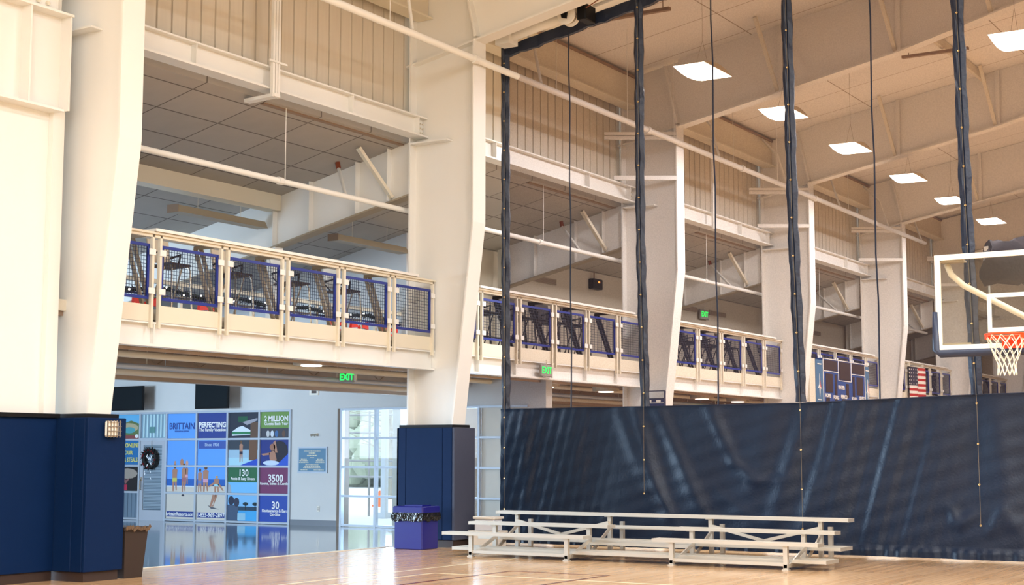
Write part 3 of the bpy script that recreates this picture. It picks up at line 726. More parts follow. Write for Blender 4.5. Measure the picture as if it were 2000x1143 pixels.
def figure(t, U, cu, v0, v1, col=SK, suit=(60, 70, 90), lean=0, w=.05, hair=(96, 70, 48)):
    h = v1-v0
    def hh(f): return v0+h*f
    shape(t, U, [(cu-w*.9, hh(.45)), (cu-w*.8, hh(.0)), (cu-w*.3, hh(0)), (cu, hh(.40)), (cu+w*.5+lean, hh(.02)), (cu+w*.9+lean, hh(.03)), (cu+w*.8, hh(.5)), (cu+w, hh(.8)), (cu+w*.4, hh(.85)), (cu-w*.4, hh(.85)), (cu-w, hh(.8))], col, 'printed_figure', 2)
    shape(t, U, oval(cu, hh(.93), w*.55, h*.075), hair, 'printed_head', 3)
    shape(t, U, rect(cu-w*.9, cu+w*.9, hh(.36), hh(.50)), suit, 'printed_shorts', 3)
# column 2: BRITTAIN / family / beach / url
t, U = pane('p', 2, 0, 'light blue window poster with the dark lettering BRITTAIN', SKY); words(t, U, 'BRITTAIN', .5, .48, .215, DB, sx=.86, bold=0); words(t, U, 'RESORTS & HOTELS', .5, .28, .05, (70, 110, 180))
t, U = pane('p', 2, 1, 'plain blue sky window poster below the BRITTAIN one', SKY); shape(t, U, oval(.28, .07, .035, .10), (176, 134, 112)); shape(t, U, oval(.52, .10, .06, .16), (170, 120, 90)); shape(t, U, oval(.70, .07, .045, .12), (196, 150, 130))
t, U = pane('p', 2, 2, 'beach window poster of a man and a woman walking, above the website strip', SKY)
shape(t, U, rect(0, 1, .22, .52), SEA); shape(t, U, rect(0, 1, 0, .24), SAND); shape(t, U, rect(0, 1, .20, .25), (190, 208, 224), d=1.5)
figure(t, U, .28, .02, 1.1, suit=(190, 186, 90), w=.09); figure(t, U, .60, 0.0, 1.15, suit=(150, 100, 110), w=.075); figure(t, U, .70, .3, 1.1, suit=(210, 150, 160), w=.05)
t, U = pane('p', 2, 3, 'sand coloured window poster with the website strip brittainResorts.com', SAND); shape(t, U, rect(0.02, .98, .08, .30), DB); words(t, U, 'brittainResorts.com', .5, .19, .115, sx=.95); shape(t, U, oval(.58, .95, .05, .04), (60, 60, 70))
# column 3
t, U = pane('p', 3, 0, 'dark blue window poster reading PERFECTING The Family Vacation', DB); words(t, U, 'PERFECTING', .5, .52, .165, sx=.88, bold=.006); words(t, U, 'The Family Vacation', .5, .33, .105, sx=.95)
t, U = pane('p', 3, 1, 'blue sky window poster with a dark band reading Since 1936', SKY); shape(t, U, rect(.03, 1, .66, .97), (58, 84, 156)); words(t, U, 'Since 1936', .5, .82, .10, (170, 190, 220))
t, U = pane('p', 3, 2, 'beach window poster of a family with a running girl', SKY)
shape(t, U, rect(0, 1, .25, .52), SEA); shape(t, U, rect(0, 1, 0, .27), SAND); figure(t, U, .10, 0, .95, suit=(110, 120, 160), w=.07); figure(t, U, .30, .02, 1.05, suit=(200, 150, 170), w=.10); figure(t, U, .68, -.0, .66, suit=(150, 200, 210), w=.09, hair=(190, 150, 100))
shape(t, U, [(.60, .42), (.40, .25), (.42, .20), (.64, .34)], SK, d=3); shape(t, U, [(.74, .42), (.93, .08), (.89, .06), (.70, .34)], SK, d=3)
t, U = pane('p', 3, 3, 'sand coloured window poster with running legs and the phone number strip', SAND); shape(t, U, [(.55, 1), (.45, .52), (.50, .50), (.66, .98)], SK, d=2); shape(t, U, [(.64, 1), (.58, .6), (.52, .55), (.57, .52), (.72, .98)], SK, d=2); shape(t, U, [(.38, .58), (.78, .42), (.5, .44)], (90, 92, 100)); shape(t, U, rect(.02, .98, .08, .28), DB); words(t, U, '1-855-969-2897', .5, .18, .13)
# column 4
t, U = pane('p', 4, 0, 'window poster of a white and green tent roof under dark trees', (38, 46, 62)); shape(t, U, [(.1, .25), (.3, .42), (.45, .47), (.72, .30), (.72, .12), (.1, .08)], (206, 216, 226)); shape(t, U, rect(.1, .74, .14, .24), (40, 120, 80), d=2); shape(t, U, rect(.72, .98, 0, .62), (92, 70, 56), d=3); shape(t, U, rect(.3, .62, .62, .85), (30, 84, 60), d=2); shape(t, U, [(.45, .62), (.95, .78), (.95, .68), (.6, .50)], (150, 150, 160), d=4)
t, U = pane('p', 4, 1, 'window poster of a bather standing by a pale pool', (150, 180, 200)); shape(t, U, rect(0, 1, .62, 1), (52, 62, 74)); shape(t, U, rect(0, 1, 0, .3), (160, 200, 216)); shape(t, U, rect(.68, .96, .2, 1), (104, 74, 56), d=2); figure(t, U, .42, .12, .98, suit=(50, 40, 60), w=.06); shape(t, U, [(.4, 0), (1, .28), (1, .0)], (36, 74, 180), d=3)
t, U = pane('p', 4, 2, 'window poster with green band reading 130 Pools & Lazy Rivers', (112, 178, 224)); shape(t, U, rect(0, 1, .42, 1), (40, 98, 66)); words(t, U, '130', .52, .78, .20, bold=.004); words(t, U, 'Pools & Lazy Rivers', .5, .56, .088); shape(t, U, [(0, 0), (0, .38), (.08, .3), (.12, 0)], (150, 160, 172))
t, U = pane('p', 4, 3, 'window poster of a bright blue pool with palm trees', (122, 178, 220)); shape(t, U, rect(0, 1, 0, .40), (66, 158, 214)); shape(t, U, rect(0, 1, .40, .56), (40, 66, 88)); shape(t, U, rect(0, .36, 0, .62), (66, 84, 110), d=2); shape(t, U, oval(.12, .78, .10, .18), (40, 48, 70), d=3); shape(t, U, oval(.3, .72, .09, .18), (50, 54, 74), d=3)
for u in (.6, .92): shape(t, U, oval(u, .66, .09, .07), (30, 50, 60), d=3); shape(t, U, rect(u-.012, u+.012, .42, .66), (40, 44, 44), d=3)
shape(t, U, rect(.34, .6, .02, .3), (140, 184, 206), d=3)
# column 5
t, U = pane('p', 5, 0, 'window poster with light green band reading 2 MILLION Guests Each Year', (60, 62, 72)); shape(t, U, rect(0, 1, .37, 1), (104, 140, 72)); words(t, U, '2 MILLION', .54, .73, .165, bold=.005, sx=.9); words(t, U, 'Guests Each Year', .54, .54, .095)
for u, c in ((.25, (190, 190, 190)), (.4, (200, 206, 214)), (.55, (60, 100, 150)), (.8, (96, 72, 60))): shape(t, U, oval(u, .15, .06, .13), c, d=2)
t, U = pane('p', 5, 1, 'window poster of a child coming down a blue tube slide', (30, 48, 120)); shape(t, U, oval(.66, .55, .30, .42), (28, 28, 44), d=2); shape(t, U, [(.05, 0), (.6, .05), (1, .5), (1, 0)], (40, 84, 190), d=3); shape(t, U, oval(.42, .72, .10, .13), (150, 104, 84), d=4); shape(t, U, [(.30, .50), (.5, .60), (.58, .2), (.34, .18)], (166, 120, 98), d=4); shape(t, U, [(.44, .9), (.52, .98), (.60, .5), (.5, .5)], (166, 120, 98), d=4); shape(t, U, [(.02, .45), (.32, .5), (.34, .42), (.1, .38)], (166, 120, 98), d=4); shape(t, U, oval(.38, .10, .28, .10), (190, 206, 224), d=5)
t, U = pane('p', 5, 2, 'maroon window poster reading 3500 Rooms, Suites & Condos', (112, 52, 92)); words(t, U, '3500', .55, .58, .22, bold=.005); words(t, U, 'Rooms, Suites & Condos', .52, .38, .083)
t, U = pane('p', 5, 3, 'bright blue window poster reading 30 Restaurants & Bars On-Site', (40, 72, 158)); words(t, U, '30', .56, .62, .22, bold=.005); words(t, U, 'Restaurants & Bars', .54, .42, .095); words(t, U, 'On-Site', .55, .28, .095)
# column 0 (partly hidden)
t, U = pane('p', 0, 0, 'window poster of a pool and trees, partly hidden by the navy pad', (96, 170, 214)); shape(t, U, [(0, 0), (0, .7), (.4, .62), (.7, .75), (1, .6), (1, 0)], (92, 112, 70)); shape(t, U, oval(.6, .45, .35, .2), (170, 160, 130), d=2); shape(t, U, oval(.65, .35, .2, .13), (76, 150, 160), d=3); shape(t, U, rect(.2, 1, 0, .14), (130, 70, 70), d=3); shape(t, U, oval(.9, .1, .06, .08), (220, 220, 220), d=4)
t, U = pane('p', 0, 1, 'blue window poster with cream words ending ONLINE, OUR and STEALS', (34, 104, 160))
for s, v in (('BOOK ONLINE', .80), ('FOR OUR', .50), ('DEALS & STEALS', .20)): words(t, U, s, {0: .56, 1: .5, 2: .55}[0 if v > .7 else (1 if v > .4 else 2)], v, .14, (206, 200, 120), sx=.92 if v != .20 else .78, bold=.004)
t, U = pane('p', 0, 2, 'dark window poster with a pale glow and a pink drink, far left', (30, 28, 32)); shape(t, U, oval(.62, .72, .34, .22), (150, 140, 130)); shape(t, U, [(.45, .55), (.55, .3), (.58, .3), (.72, .55), (.58, .45)], (130, 90, 90), d=2); shape(t, U, rect(.5, .62, .02, .26), (170, 40, 70), d=2)
blm = flat(96, 116, 134)
t, U = pane('p', 0, 3, 'grey vertical blind panel low at the far left of the glazing', (104, 122, 138))
for i in range(8): shape(t, U, rect(i/8+.02, i/8+.04, 0, 1), (70, 88, 106))
# transom window over door, blinds
t = thing('vertical_blind', 'pale vertical blind in the pane above the lobby door', 'blind', (XW, 25.5, 1.95))
MB().box(XF+.01, XF+.02, 25.1, 25.9, 1.9, 2.46).build('backing', flat(120, 150, 168), t)
s = MB()
for i in range(7): s.box(XF, XF+.008, 25.14+i*.11, 25.19+i*.11, 1.91, 2.45)
s.build('slats', flat(176, 204, 210), t)
MB().box(XF-.008, XF, 25.46, 25.64, 2.02, 2.16).build('notice', flat(88, 134, 134), t)
# door_1
d = MB(); dy0, dy1 = 25.10, 25.89
d.box(XW-.035, XW+.02, dy0, dy0+.10, 0, 1.84).box(XW-.035, XW+.02, dy1-.10, dy1, 0, 1.84).box(XW-.035, XW+.02, dy0+.1, dy1-.1, 1.74, 1.84).box(XW-.035, XW+.02, dy0+.1, dy1-.1, 0, .24)
do = struct(d.build('door_1', 'door'))
s = MB(); z = .26
while z < 1.73: s.box(XW-.012, XW, dy0+.1, dy1-.1, z, z+.022); z += .034
s.build('blind', 'blind', do); MB().box(XW+.002, XW+.01, dy0+.1, dy1-.1, .24, 1.74).build('glass_panel', flat(70, 88, 104), do)
MB().tube([(XW-.04, dy1-.05, .70), (XW-.08, dy1-.05, .72), (XW-.08, dy1-.05, .92), (XW-.04, dy1-.05, .94)], .014, 6).rbox(XW-.05, XW-.035, dy1-.08, dy1-.03, .90, 1.0, .01).build('door_handle', 'chrome', do)
# wreath
t = thing('wreath', 'dark round wreath with tinsel hung on the lobby door', 'wreath', (XW-.1, 25.52, 1.42))
random.seed(11); w = MB(); c = Vector((XW-.09, 25.52, 1.42)); w.ring(c, .19, .055, 'X', 24, 7)
for i in range(320):
    a = random.uniform(0, 2*PI); p = c+Vector((0, math.cos(a), math.sin(a)))*.19; q = p+Vector((random.uniform(-.9, .2), random.uniform(-1, 1), random.uniform(-1, 1)))*.09; w.bar(p, q, .012, .012)
w.build('branches', mat('wreath_green', rgb(24, 22, 22), .7), t)
w = MB()
for i in range(16):
    a = random.uniform(0, 2*PI); p = c+Vector((-.06, math.cos(a)*.2, math.sin(a)*.2)); w.ball(p, .02, 6, 4)
w.build('berries', mat('berry_red', rgb(120, 20, 24), .3), t)
w = MB()
for i in range(12):
    p = c+Vector((-.09, random.uniform(-.16, .08), random.uniform(-.45, .12) if i > 4 else random.uniform(-.02, .1))); w.bar(p, p+Vector((0, random.uniform(-.03, .03), -.05)), .012, .01)
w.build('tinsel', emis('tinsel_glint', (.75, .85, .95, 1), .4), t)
w = MB().bar((XW-.05, 25.52, 1.84), (XW-.05, 25.52, 1.6), .01, .01); w.build('hanger', 'chrome', t)
# televisions
def tv(y0, y1, z0, z1, lab):
    t = thing('wall_television', lab, 'television', (24.95, (y0+y1)/2, z0), 'televisions on the lobby wall')
    p = MB(); x0, x1 = 24.90, 24.96; tl = .10
    vs = [(x0, y0, z0), (x0+tl, y1, z0), (x0+tl, y1, z1), (x0, y0, z1), (x0+.05, y0, z0), (x0+tl+.05, y1, z0), (x0+tl+.05, y1, z1), (x0+.05, y0, z1)]
    p.add(vs, [(0,1,2,3),(7,6,5,4),(0,4,5,1),(1,5,6,2),(2,6,7,3),(3,7,4,0)]); p.build('bezel', 'blackmetal', t)
    e = .025; s = MB(); f = lambda y: x0+tl*(y-y0)/(y1-y0)-.003
    s.add([(f(y0+e), y0+e, z0+e), (f(y1-e), y1-e, z0+e), (f(y1-e), y1-e, z1-e), (f(y0+e), y0+e, z1-e)], [(0,1,2,3)]); s.build('screen', 'screen', t)
    MB().box(25.0, XW, (y0+y1)/2-.12, (y0+y1)/2+.12, (z0+z1)/2-.15, (z0+z1)/2+.15).build('wall_bracket', 'blackmetal', t)
tv(25.44, 26.55, 2.54, 3.10, 'black wall television at far left above the door')
tv(22.82, 23.90, 2.54, 3.13, 'black wall television above the PERFECTING poster')
# small wall items
t = thing('plaque', 'blue framed dedication plaque on the grey wall beside the glazing', 'plaque', (XW-.02, 20.74, 1.14))
MB().box(XW-.03, XW, 20.33, 21.15, 1.12, 1.69).build('frame', 'alumull', t); MB().box(XW-.034, XW-.03, 20.37, 21.11, 1.155, 1.655).build('plate', 'plaqueblue', t)
lm = MB(); random.seed(4)
for yc_, z, wl, hl in ((20.74, 1.60, .46, .026), (20.74, 1.55, .18, .022), (20.74, 1.50, .28, .022), (20.74, 1.455, .10, .014), (20.97, 1.42, .16, .014), (20.97, 1.385, .24, .016), (20.97, 1.35, .26, .014), (20.52, 1.42, .16, .014), (20.52, 1.385, .22, .016), (20.52, 1.35, .24, .014),
                       (20.74, 1.30, .36, .014), (20.74, 1.268, .44, .016), (20.74, 1.235, .48, .014), (20.97, 1.19, .20, .016), (20.55, 1.19, .28, .016)):
    y = yc_+wl/2
    while y > yc_-wl/2:   # tiny engraved words, too small to read
        l_ = random.uniform(.012, .05); lm.box(XW-.036, XW-.034, max(y-l_, yc_-wl/2), y, z-hl/2, z+hl/2); y -= l_+.010
lm.build('engraved_lines', 'cream', t)
t = thing('wall_outlet', 'small white outlet low on the grey wall under the plaque', 'outlet', (XW, 20.57, .33)); MB().rbox(XW-.012, XW, 20.535, 20.61, .30, .42, .008).build('cover_plate', 'plastic', t); MB().box(XW-.014, XW-.012, 20.56, 20.585, .33, .35).box(XW-.014, XW-.012, 20.56, 20.585, .37, .39).build('sockets', 'signbody', t)
t = thing('emergency_light', 'small twin headed emergency light on the grey wall above the plaque', 'lamp', (XW, 20.66, 1.95)); MB().rbox(XW-.05, XW, 20.60, 20.72, 1.93, 1.98, .01).build('body', 'plastic', t)
for yy in (20.62, 20.71): MB().tube([(XW-.05, yy, 1.94), (XW-.10, yy+.01, 1.935)], [.022, .032], 10).build('lamp_head', 'chrome', t)
t = thing('wall_speaker', 'small square speaker in a white frame high on the grey wall', 'speaker', (XW, 20.72, 2.90)); MB().box(XW-.04, XW, 20.60, 20.84, 2.80, 3.00).build('frame', 'plastic', t); MB().box(XW-.044, XW-.04, 20.64, 20.78, 2.84, 2.985).build('grille', flat(88, 76, 70), t)

# ------------------------------------------------------------------ outside
struct(MB().box(XW+.3, 60, 18.9, 60, -.3, -.02).build('ground', 'concrete'))
struct(MB().box(XW+.3, 30, 14.9, 18.6, -.02, -.001).build('ground', 'concrete'))
random.seed(21)
tl = ['bare pale tree outside, seen at the left of the entrance window', 'bare pale tree outside, seen in the middle of the entrance window', 'bare pale tree outside, seen near the column side of the entrance window', 'pale bare tree farther outside']
for i, (x, y) in enumerate(((42, 31), (45, 30.5), (47, 29), (52, 34))):
    t = thing('bare_tree', tl[i], 'tree', (x, y, 0), 'trees outside the entrance')
    MB().tube([(x, y, -.05), (x+.1, y, 2), (x, y+.15, 4.2)], [.16, .12, .07], 7).build('trunk', 'bark', t)
    br = MB()
    for k in range(46):
        z = random.uniform(1.2, 4.2); a = random.uniform(0, 2*PI); l = random.uniform(.5, 1.6)
        p = Vector((x+.05, y, z)); q = p+Vector((math.cos(a)*l, math.sin(a)*l, random.uniform(.2, .9))); br.tube([p, (p+q)/2+Vector((0, 0, .08)), q], [.03, .02, .008], 4)
    br.build('branches', 'bark', t)
h = MB(); random.seed(2)
for i in range(110):
    h.ball((58+random.uniform(-2, 2), 24+i*.26, random.uniform(.3, 3.4)), random.uniform(.7, 1.3), 7, 5, (1, 1, .9))
tag(h.build('hedge', 'leaf'), 'pale grey green bushes in the distance outside the entrance', 'bushes', kind='stuff')
for i, (x, y) in enumerate(((29.5, 21.9), (29.5, 20.0), (31.0, 21.2))):
    t = thing('porch_post', ['pale post outside behind the left window panes', 'pale post outside behind the right window panes', 'slim pale post outside between the other two'][i], 'post', (x, y, 0), 'porch posts outside')
    MB().rbox(x-.07, x+.07, y-.07, y+.07, -.02, 4.6, .01).build('shaft', 'extwhite', t); MB().rbox(x-.13, x+.13, y-.13, y+.13, -.02, .12, .01).build('foot', 'extwhite', t)
t = thing('porch_fence', 'grey rails crossing outside behind the entrance window', 'fence', (30, 21, 0))
for y in (18.95, 22.9, 24.95): MB().tube([(30.2, y, -.02), (30.2, y, 2.6)], .03, 6).build('fence_post', flat(150, 150, 150), t)
for z in (.95, 1.35, 2.05, 2.5): MB().tube([(30.2, 18.9, z), (30.2, 25, z+.02)], .03, 6).build('rail', flat(150, 150, 150), t)
t = thing('traffic_cone', 'small orange cone outside low in the entrance window', 'cone', (36, 26.9, 0)); MB().tube([(36, 26.9, 0), (36, 26.9, .45)], [.13, .03], 12).build('cone_body', 'coneorange', t); MB().box(35.84, 36.16, 26.74, 27.06, -.02, .03).build('base', 'coneorange', t)

# ------------------------------------------------------------------ divider curtain
XC = 21.95
cur = thing('divider_curtain', 'navy divider curtain with see-through mesh above and solid vinyl below, hung across the court', 'curtain', (XC, 9, 0))
ctop = lambda y: 8.68+.178*(13.75-y)
sag = [(13.76, 2.30), (11.08, 2.30), (9.7, 2.305), (8.38, 2.31), (7.1, 2.345), (5.73, 2.385), (4.83, 2.40), (2, 2.38), (-2, 2.36), (-6, 2.36)]
def hem(y):
    for a, b in zip(sag[:-1], sag[1:]):
        if b[0] <= y <= a[0]: return a[1]+(b[1]-a[1])*(a[0]-y)/(a[0]-b[0])
    return 2.3
def cx(y, z):  # gentle hang of the mesh
    return XC
m = MB(); vs = []; fs = []; ny, nz = 40, 6
for i in range(ny+1):
    y = 13.74-19.6*i/ny
    for j in range(nz+1): z = hem(y)+(ctop(y)-.05-hem(y))*j/nz; vs.append((XC+.025*math.sin(y*1.3+j*.6), y, z))
for i in range(ny):
    for j in range(nz): a = i*(nz+1)+j; fs.append((a, a+1, a+nz+2, a+nz+1))
m.add(vs, fs); m.build('mesh_panel', 'net', cur, smooth=True)
# top band with wavy lower edge
m = MB(); vs = []; fs = []; N = 160
for i in range(N+1):
    y = 13.78-19.7*i/N; zt = ctop(y)+.02; zb = zt-.19+.012*math.sin(y*9)+.01*math.sin(y*23)
    vs += [(XC-.05, y, zb), (XC-.06+.01*math.sin(y*17), y, zt), (XC+.03, y, zt), (XC+.03, y, zb)]
for i in range(N):
    for j in range(4): a = i*4+j; b = i*4+(j+1) % 4; fs.append((a, b, b+4, a+4))
m.add(vs, fs); m.build('top_band', 'strap', cur)
# vertical strips
def strip(pts, w, name='vertical_strip', gz=None, edge=0):
    m = MB(); vs = []; fs = []; n = 60
    z0, z1 = pts[-1][1], pts[0][1]
    def yy(z):
        for a, b in zip(pts[:-1], pts[1:]):
            if b[1] <= z <= a[1]: return a[0]+(b[0]-a[0])*(a[1]-z)/(a[1]-b[1])
        return pts[-1][0]
    for i in range(n+1):
        z = z0+(z1-z0)*i/n; y = yy(z); ww = w/2*(1+.10*math.sin(z*7)+.06*math.sin(z*17)); b = .012*math.sin(z*11)
        vs += [(XC-.045, y-ww, z), (XC-.075+b, y-ww*.3, z), (XC-.055, y, z), (XC-.08-b, y+ww*.4, z), (XC-.045, y+ww, z), (XC-.02, y+ww, z), (XC-.02, y-ww, z)]
    for i in range(n):
        for j in range(7): a = i*7+j; b = i*7+(j+1) % 7; fs.append((a, b, b+7, a+7))
    m.add(vs, fs); o = m.build(name, 'strap', cur)
    return yy
sA = strip([(13.70, 8.66), (13.68, 2.3)], .16)
sB = strip([(11.06, 9.15), (11.06, 5.0), (11.0, 2.3)], .16)
sC = strip([(8.45, 9.6), (8.40, 5.0), (8.33, 2.33)], .17)
sD = strip([(5.78, 10.05), (5.72, 5.0), (5.66, 2.39)], .175)
# grommets and lifting cord down each strip and on into the vinyl
for s, zt, ylow, step in ((sA, 8.4, 13.66, .52), (sB, 9.0, 10.99, .54), (sC, 9.4, 8.31, .60), (sD, 9.8, 5.64, .58)):
    z = zt; rope = []
    while z > .4:
        y = s(z) if z > 2.35 else ylow
        MB().ring((XC-.088 if z > 2.35 else XC-.13, y, z), .011, .006, 'X', 10, 5).build('grommet', 'brass', cur)
        rope.append((XC-.082 if z > 2.35 else XC-.125, y, z)); z -= step
    MB().tube(rope, .003, 4).build('lift_cord', 'rope', cur)
# thin seams
for a, b in (((12.41, 8.80), (12.38, 2.3)), ((9.74, 9.3), (9.70, 2.3)), ((7.10, 9.7), (7.08, 2.34)), ((4.4, 10.2), (4.4, 2.39))):
    pts = [(XC-.03, a[0]+(b[0]-a[0])*i/10+.012*math.sin(i*2.1), a[1]+(b[1]-a[1])*i/10) for i in range(11)]
    MB().tube(pts, .013, 5).build('mesh_seam', 'blueframe' if False else 'strap', cur)
# vinyl with folds
def ridge(y, z, y0, z0, y1, z1, w, a):
    # ridge along a segment
    dy, dz = y1-y0, z1-z0; L2 = dy*dy+dz*dz; t = ((y-y0)*dy+(z-z0)*dz)/L2; tt = max(0, min(1, t)); d = math.hypot(y-y0-dy*tt, z-z0-dz*tt)
    return .65*a*math.exp(-(d/(w*1.35))**2)*(.35+.65*math.sin(PI*min(1, max(0, .1+.8*tt))))
folds = [(11.5, 2.3, 10.9, .9, .10, .05), (11.15, 2.2, 10.6, .5, .09, .06), (10.75, 2.25, 9.95, .5, .10, .07), (11.0, 1.4, 10.4, .3, .09, .05), (12.4, 2.3, 12.1, .3, .14, .03), (13.3, 2.3, 13.25, .2, .10, .035),
         (9.85, 2.28, 9.45, 1.4, .09, .06), (9.45, 1.4, 9.1, 1.12, .07, .05), (9.2, 1.12, 8.75, 1.15, .06, .045), (8.45, 2.2, 9.0, .7, .13, -.05), (8.2, 2.3, 8.8, .5, .12, .05), (7.9, 2.3, 8.5, .6, .14, -.05), (8.05, 1.2, 8.4, .3, .12, .04),
         (7.0, 2.3, 7.6, .4, .17, -.06), (6.7, 2.3, 7.3, .3, .15, .05), (6.35, 2.35, 6.9, .4, .16, -.05), (5.7, 2.3, 5.75, .8, .14, -.035), (5.4, 2.3, 5.2, .4, .13, .04), (6.1, .75, 5.95, .5, .06, .05), (5.95, .5, 5.75, .68, .06, .05), (5.35, .7, 5.5, .45, .07, .05), (5.1, .45, 5.3, .7, .08, .045), (12.0, .8, 11.2, .35, .12, .03), (9.7, .9, 9.2, .55, .07, .03)]
ny, nz = 520, 64; vs = []; fs = []
ybeg, yend = 13.77, -2.0
for i in range(ny+1):
    y = ybeg+(yend-ybeg)*i/ny
    for j in range(nz+1):
        f = j/nz; z = .03+(hem(y)-.03)*f
        x = -.06+.02*math.sin(y*2.1)*(1-f)+.012*math.sin(y*5.3+z*1.2)
        if y > 4.4:
            for r in folds:
                if min(r[0], r[2])-.5 < y < max(r[0], r[2])+.5: x -= ridge(y, z, *r)
        x += .006*math.sin(y*31+z*9)*max(0, math.sin(y*1.1))+.004*math.sin(z*23+y*7)
        if z < .16: x -= .035+.012*math.sin(y*14)+.01*math.sin(y*37)
        if f > .985: x -= .012
        vs.append((XC+x, y, z))
for i in range(ny):
    for j in range(nz): a = i*(nz+1)+j; fs.append((a, a+1, a+nz+2, a+nz+1))
MB().add(vs, fs).build('vinyl_panel', 'vinyl', cur, smooth=True)
m = MB(); pts = [(XC-.06, 13.77-i*.3, hem(13.77-i*.3)) for i in range(52)]; m.tube(pts, .010, 5).build('hem_cord', 'strap', cur)
# spring and hook at the corner, roll tube and winch
t = thing('curtain_drive', 'white drive tube with grey winch drum and black bracket along the curtain top', 'winch', (21.5, 12, 9))
def dl(y): return 8.75+.178*(13.48-y)
MB().tube([(21.6, 13.55, dl(13.55)), (21.6, 12.4, dl(12.4))], .085, 14).build('drive_tube', 'white', t, smooth=True)
MB().tube([(21.6, 11.75, dl(11.75)), (21.6, 5, dl(5))], .03, 10).build('cross_shaft', 'white', t, smooth=True)
MB().box(21.45, 21.75, 13.34, 13.62, dl(13.5)-.12, dl(13.5)+.06).build('end_bracket', 'white', t)
yw = 12.17; zw = 8.93
MB().tube([(21.40, yw, zw), (21.43, yw, zw)], .17, 24).tube([(21.56, yw, zw), (21.59, yw, zw)], .17, 24).build('drum_plate', 'plastic', t)
MB().tube([(21.43, yw, zw), (21.56, yw, zw)], .12, 20).build('drum', 'chrome', t)
MB().prism([(yw+.30, zw+.24), (yw+.10, zw+.16), (yw+.06, zw-.06), (yw-.02, zw-.08), (yw-.06, zw+.14), (yw-.30, zw+.10), (yw-.30, zw+.18), (yw-.02, zw+.32)], 21.34, 21.39).build('bracket', 'blackmetal', t)
MB().rbox(21.42, 21.8, yw-.36, yw-.19, zw-.12, zw+.16, .02).build('motor', 'blackmetal', t)
MB().tube([(21.45, yw-.2, zw), (21.45, yw-.9, zw+.30), (21.45, 10, dl(10)+.25)], .010, 5).build('cable', mat('brown_cable', rgb(120, 66, 36), .5), t)
m = MB(); pts = [(21.8+.012*math.cos(i*1.3), 13.60+.012*math.sin(i*1.3), 8.88-.006*i) for i in range(34)]; m.tube(pts, .005, 4); m.build('spring', 'chrome', t)

# ------------------------------------------------------------------ bleachers
bl = thing('bleachers', 'low three row aluminium bleachers with centre aisle in front of the curtain', 'bleachers', (19.8, 9.9, 0))
YF = (12.45, 10.80, 9.13, 7.46)
for y in YF:
    f = MB()
    f.box(18.93, 18.99, y-.03, y+.03, .015, .33).build('front_leg', 'alu', bl)
    MB().box(19.60, 19.66, y-.03, y+.03, .06, .455).build('middle_leg', 'alu', bl)
    MB().box(20.26, 20.32, y-.03, y+.03, .06, .60).build('rear_leg', 'alu', bl)
    MB().box(20.66, 20.72, y-.03, y+.03, .015, .50).build('back_post', 'alu', bl)
    MB().box(18.93, 20.72, y-.025, y+.025, .03, .075).build('base_rail', 'alu', bl)
    MB().box(18.9, 19.12, y-.05, y+.05, .315, .335).box(19.55, 19.78, y-.05, y+.05, .44, .46).box(20.2, 20.42, y-.05, y+.05, .585, .605).build('seat_bracket', 'alu', bl)
    MB().bar((19.65, y-.035, .10), (20.3, y-.035, .46), .02, .05).bar((19.0, y-.035, .06), (19.62, y-.035, .28), .02, .05).build('diagonal', 'alu', bl)
    for x in (18.96, 20.69): MB().box(x-.045, x+.045, y-.045, y+.045, 0, .014).build('foot_pad', 'alu', bl)
def plank(x0, x1, y0, y1, z, nm):
    p = MB(); p.box(x0, x1, y0, y1, z-.012, z).box(x0, x0+.015, y0, y1, z-.045, z-.012).box(x1-.015, x1, y0, y1, z-.045, z-.012)
    for i in range(1, 5): xx = x0+(x1-x0)*i/5; p.box(xx-.004, xx+.004, y0, y1, z, z+.003)
    p.box(x0, x1, y0-.01, y0, z-.048, z+.002).box(x0, x1, y1, y1+.01, z-.048, z+.002)
    p.build(nm, 'alu', bl)
plank(18.88, 19.13, 10.5, 12.92, .365, 'seat_plank'); plank(18.88, 19.13, 7.0, 9.39, .365, 'seat_plank')
plank(19.53, 19.78, 10.45, 12.87, .495, 'seat_plank'); plank(19.53, 19.78, 7.0, 9.35, .495, 'seat_plank')
plank(20.18, 20.43, 7.03, 12.78, .640, 'seat_plank')
plank(19.05, 19.29, 6.95, 12.85, .135, 'foot_plank'); plank(19.30, 19.54, 6.95, 12.85, .135, 'foot_plank')
plank(19.70, 19.94, 6.98, 12.8, .27, 'foot_plank'); plank(19.95, 20.19, 6.98, 12.8, .27, 'foot_plank')
plank(20.48, 20.60, 9.2, 12.3, .44, 'back_plank'); plank(20.48, 20.60, 7.4, 9.0, .44, 'back_plank')
for ya, yb in ((12.45, 10.8), (9.13, 7.46)):
    MB().box(18.94, 18.97, yb, ya, .055, .10).build('front_rail', 'alu', bl)
    ymid = (ya+yb)/2
    MB().bar((20.24, ya, .50), (20.24, ymid, .30), .03, .045).bar((20.24, ymid, .30), (20.24, yb, .50), .03, .045).build('cross_brace', 'alu', bl)
MB().box(20.23, 20.26, 9.13, 10.8, .42, .465).build('aisle_rail', 'alu', bl); MB().box(19.58, 19.60, 9.13, 10.8, .20, .24).build('aisle_rail', 'alu', bl)
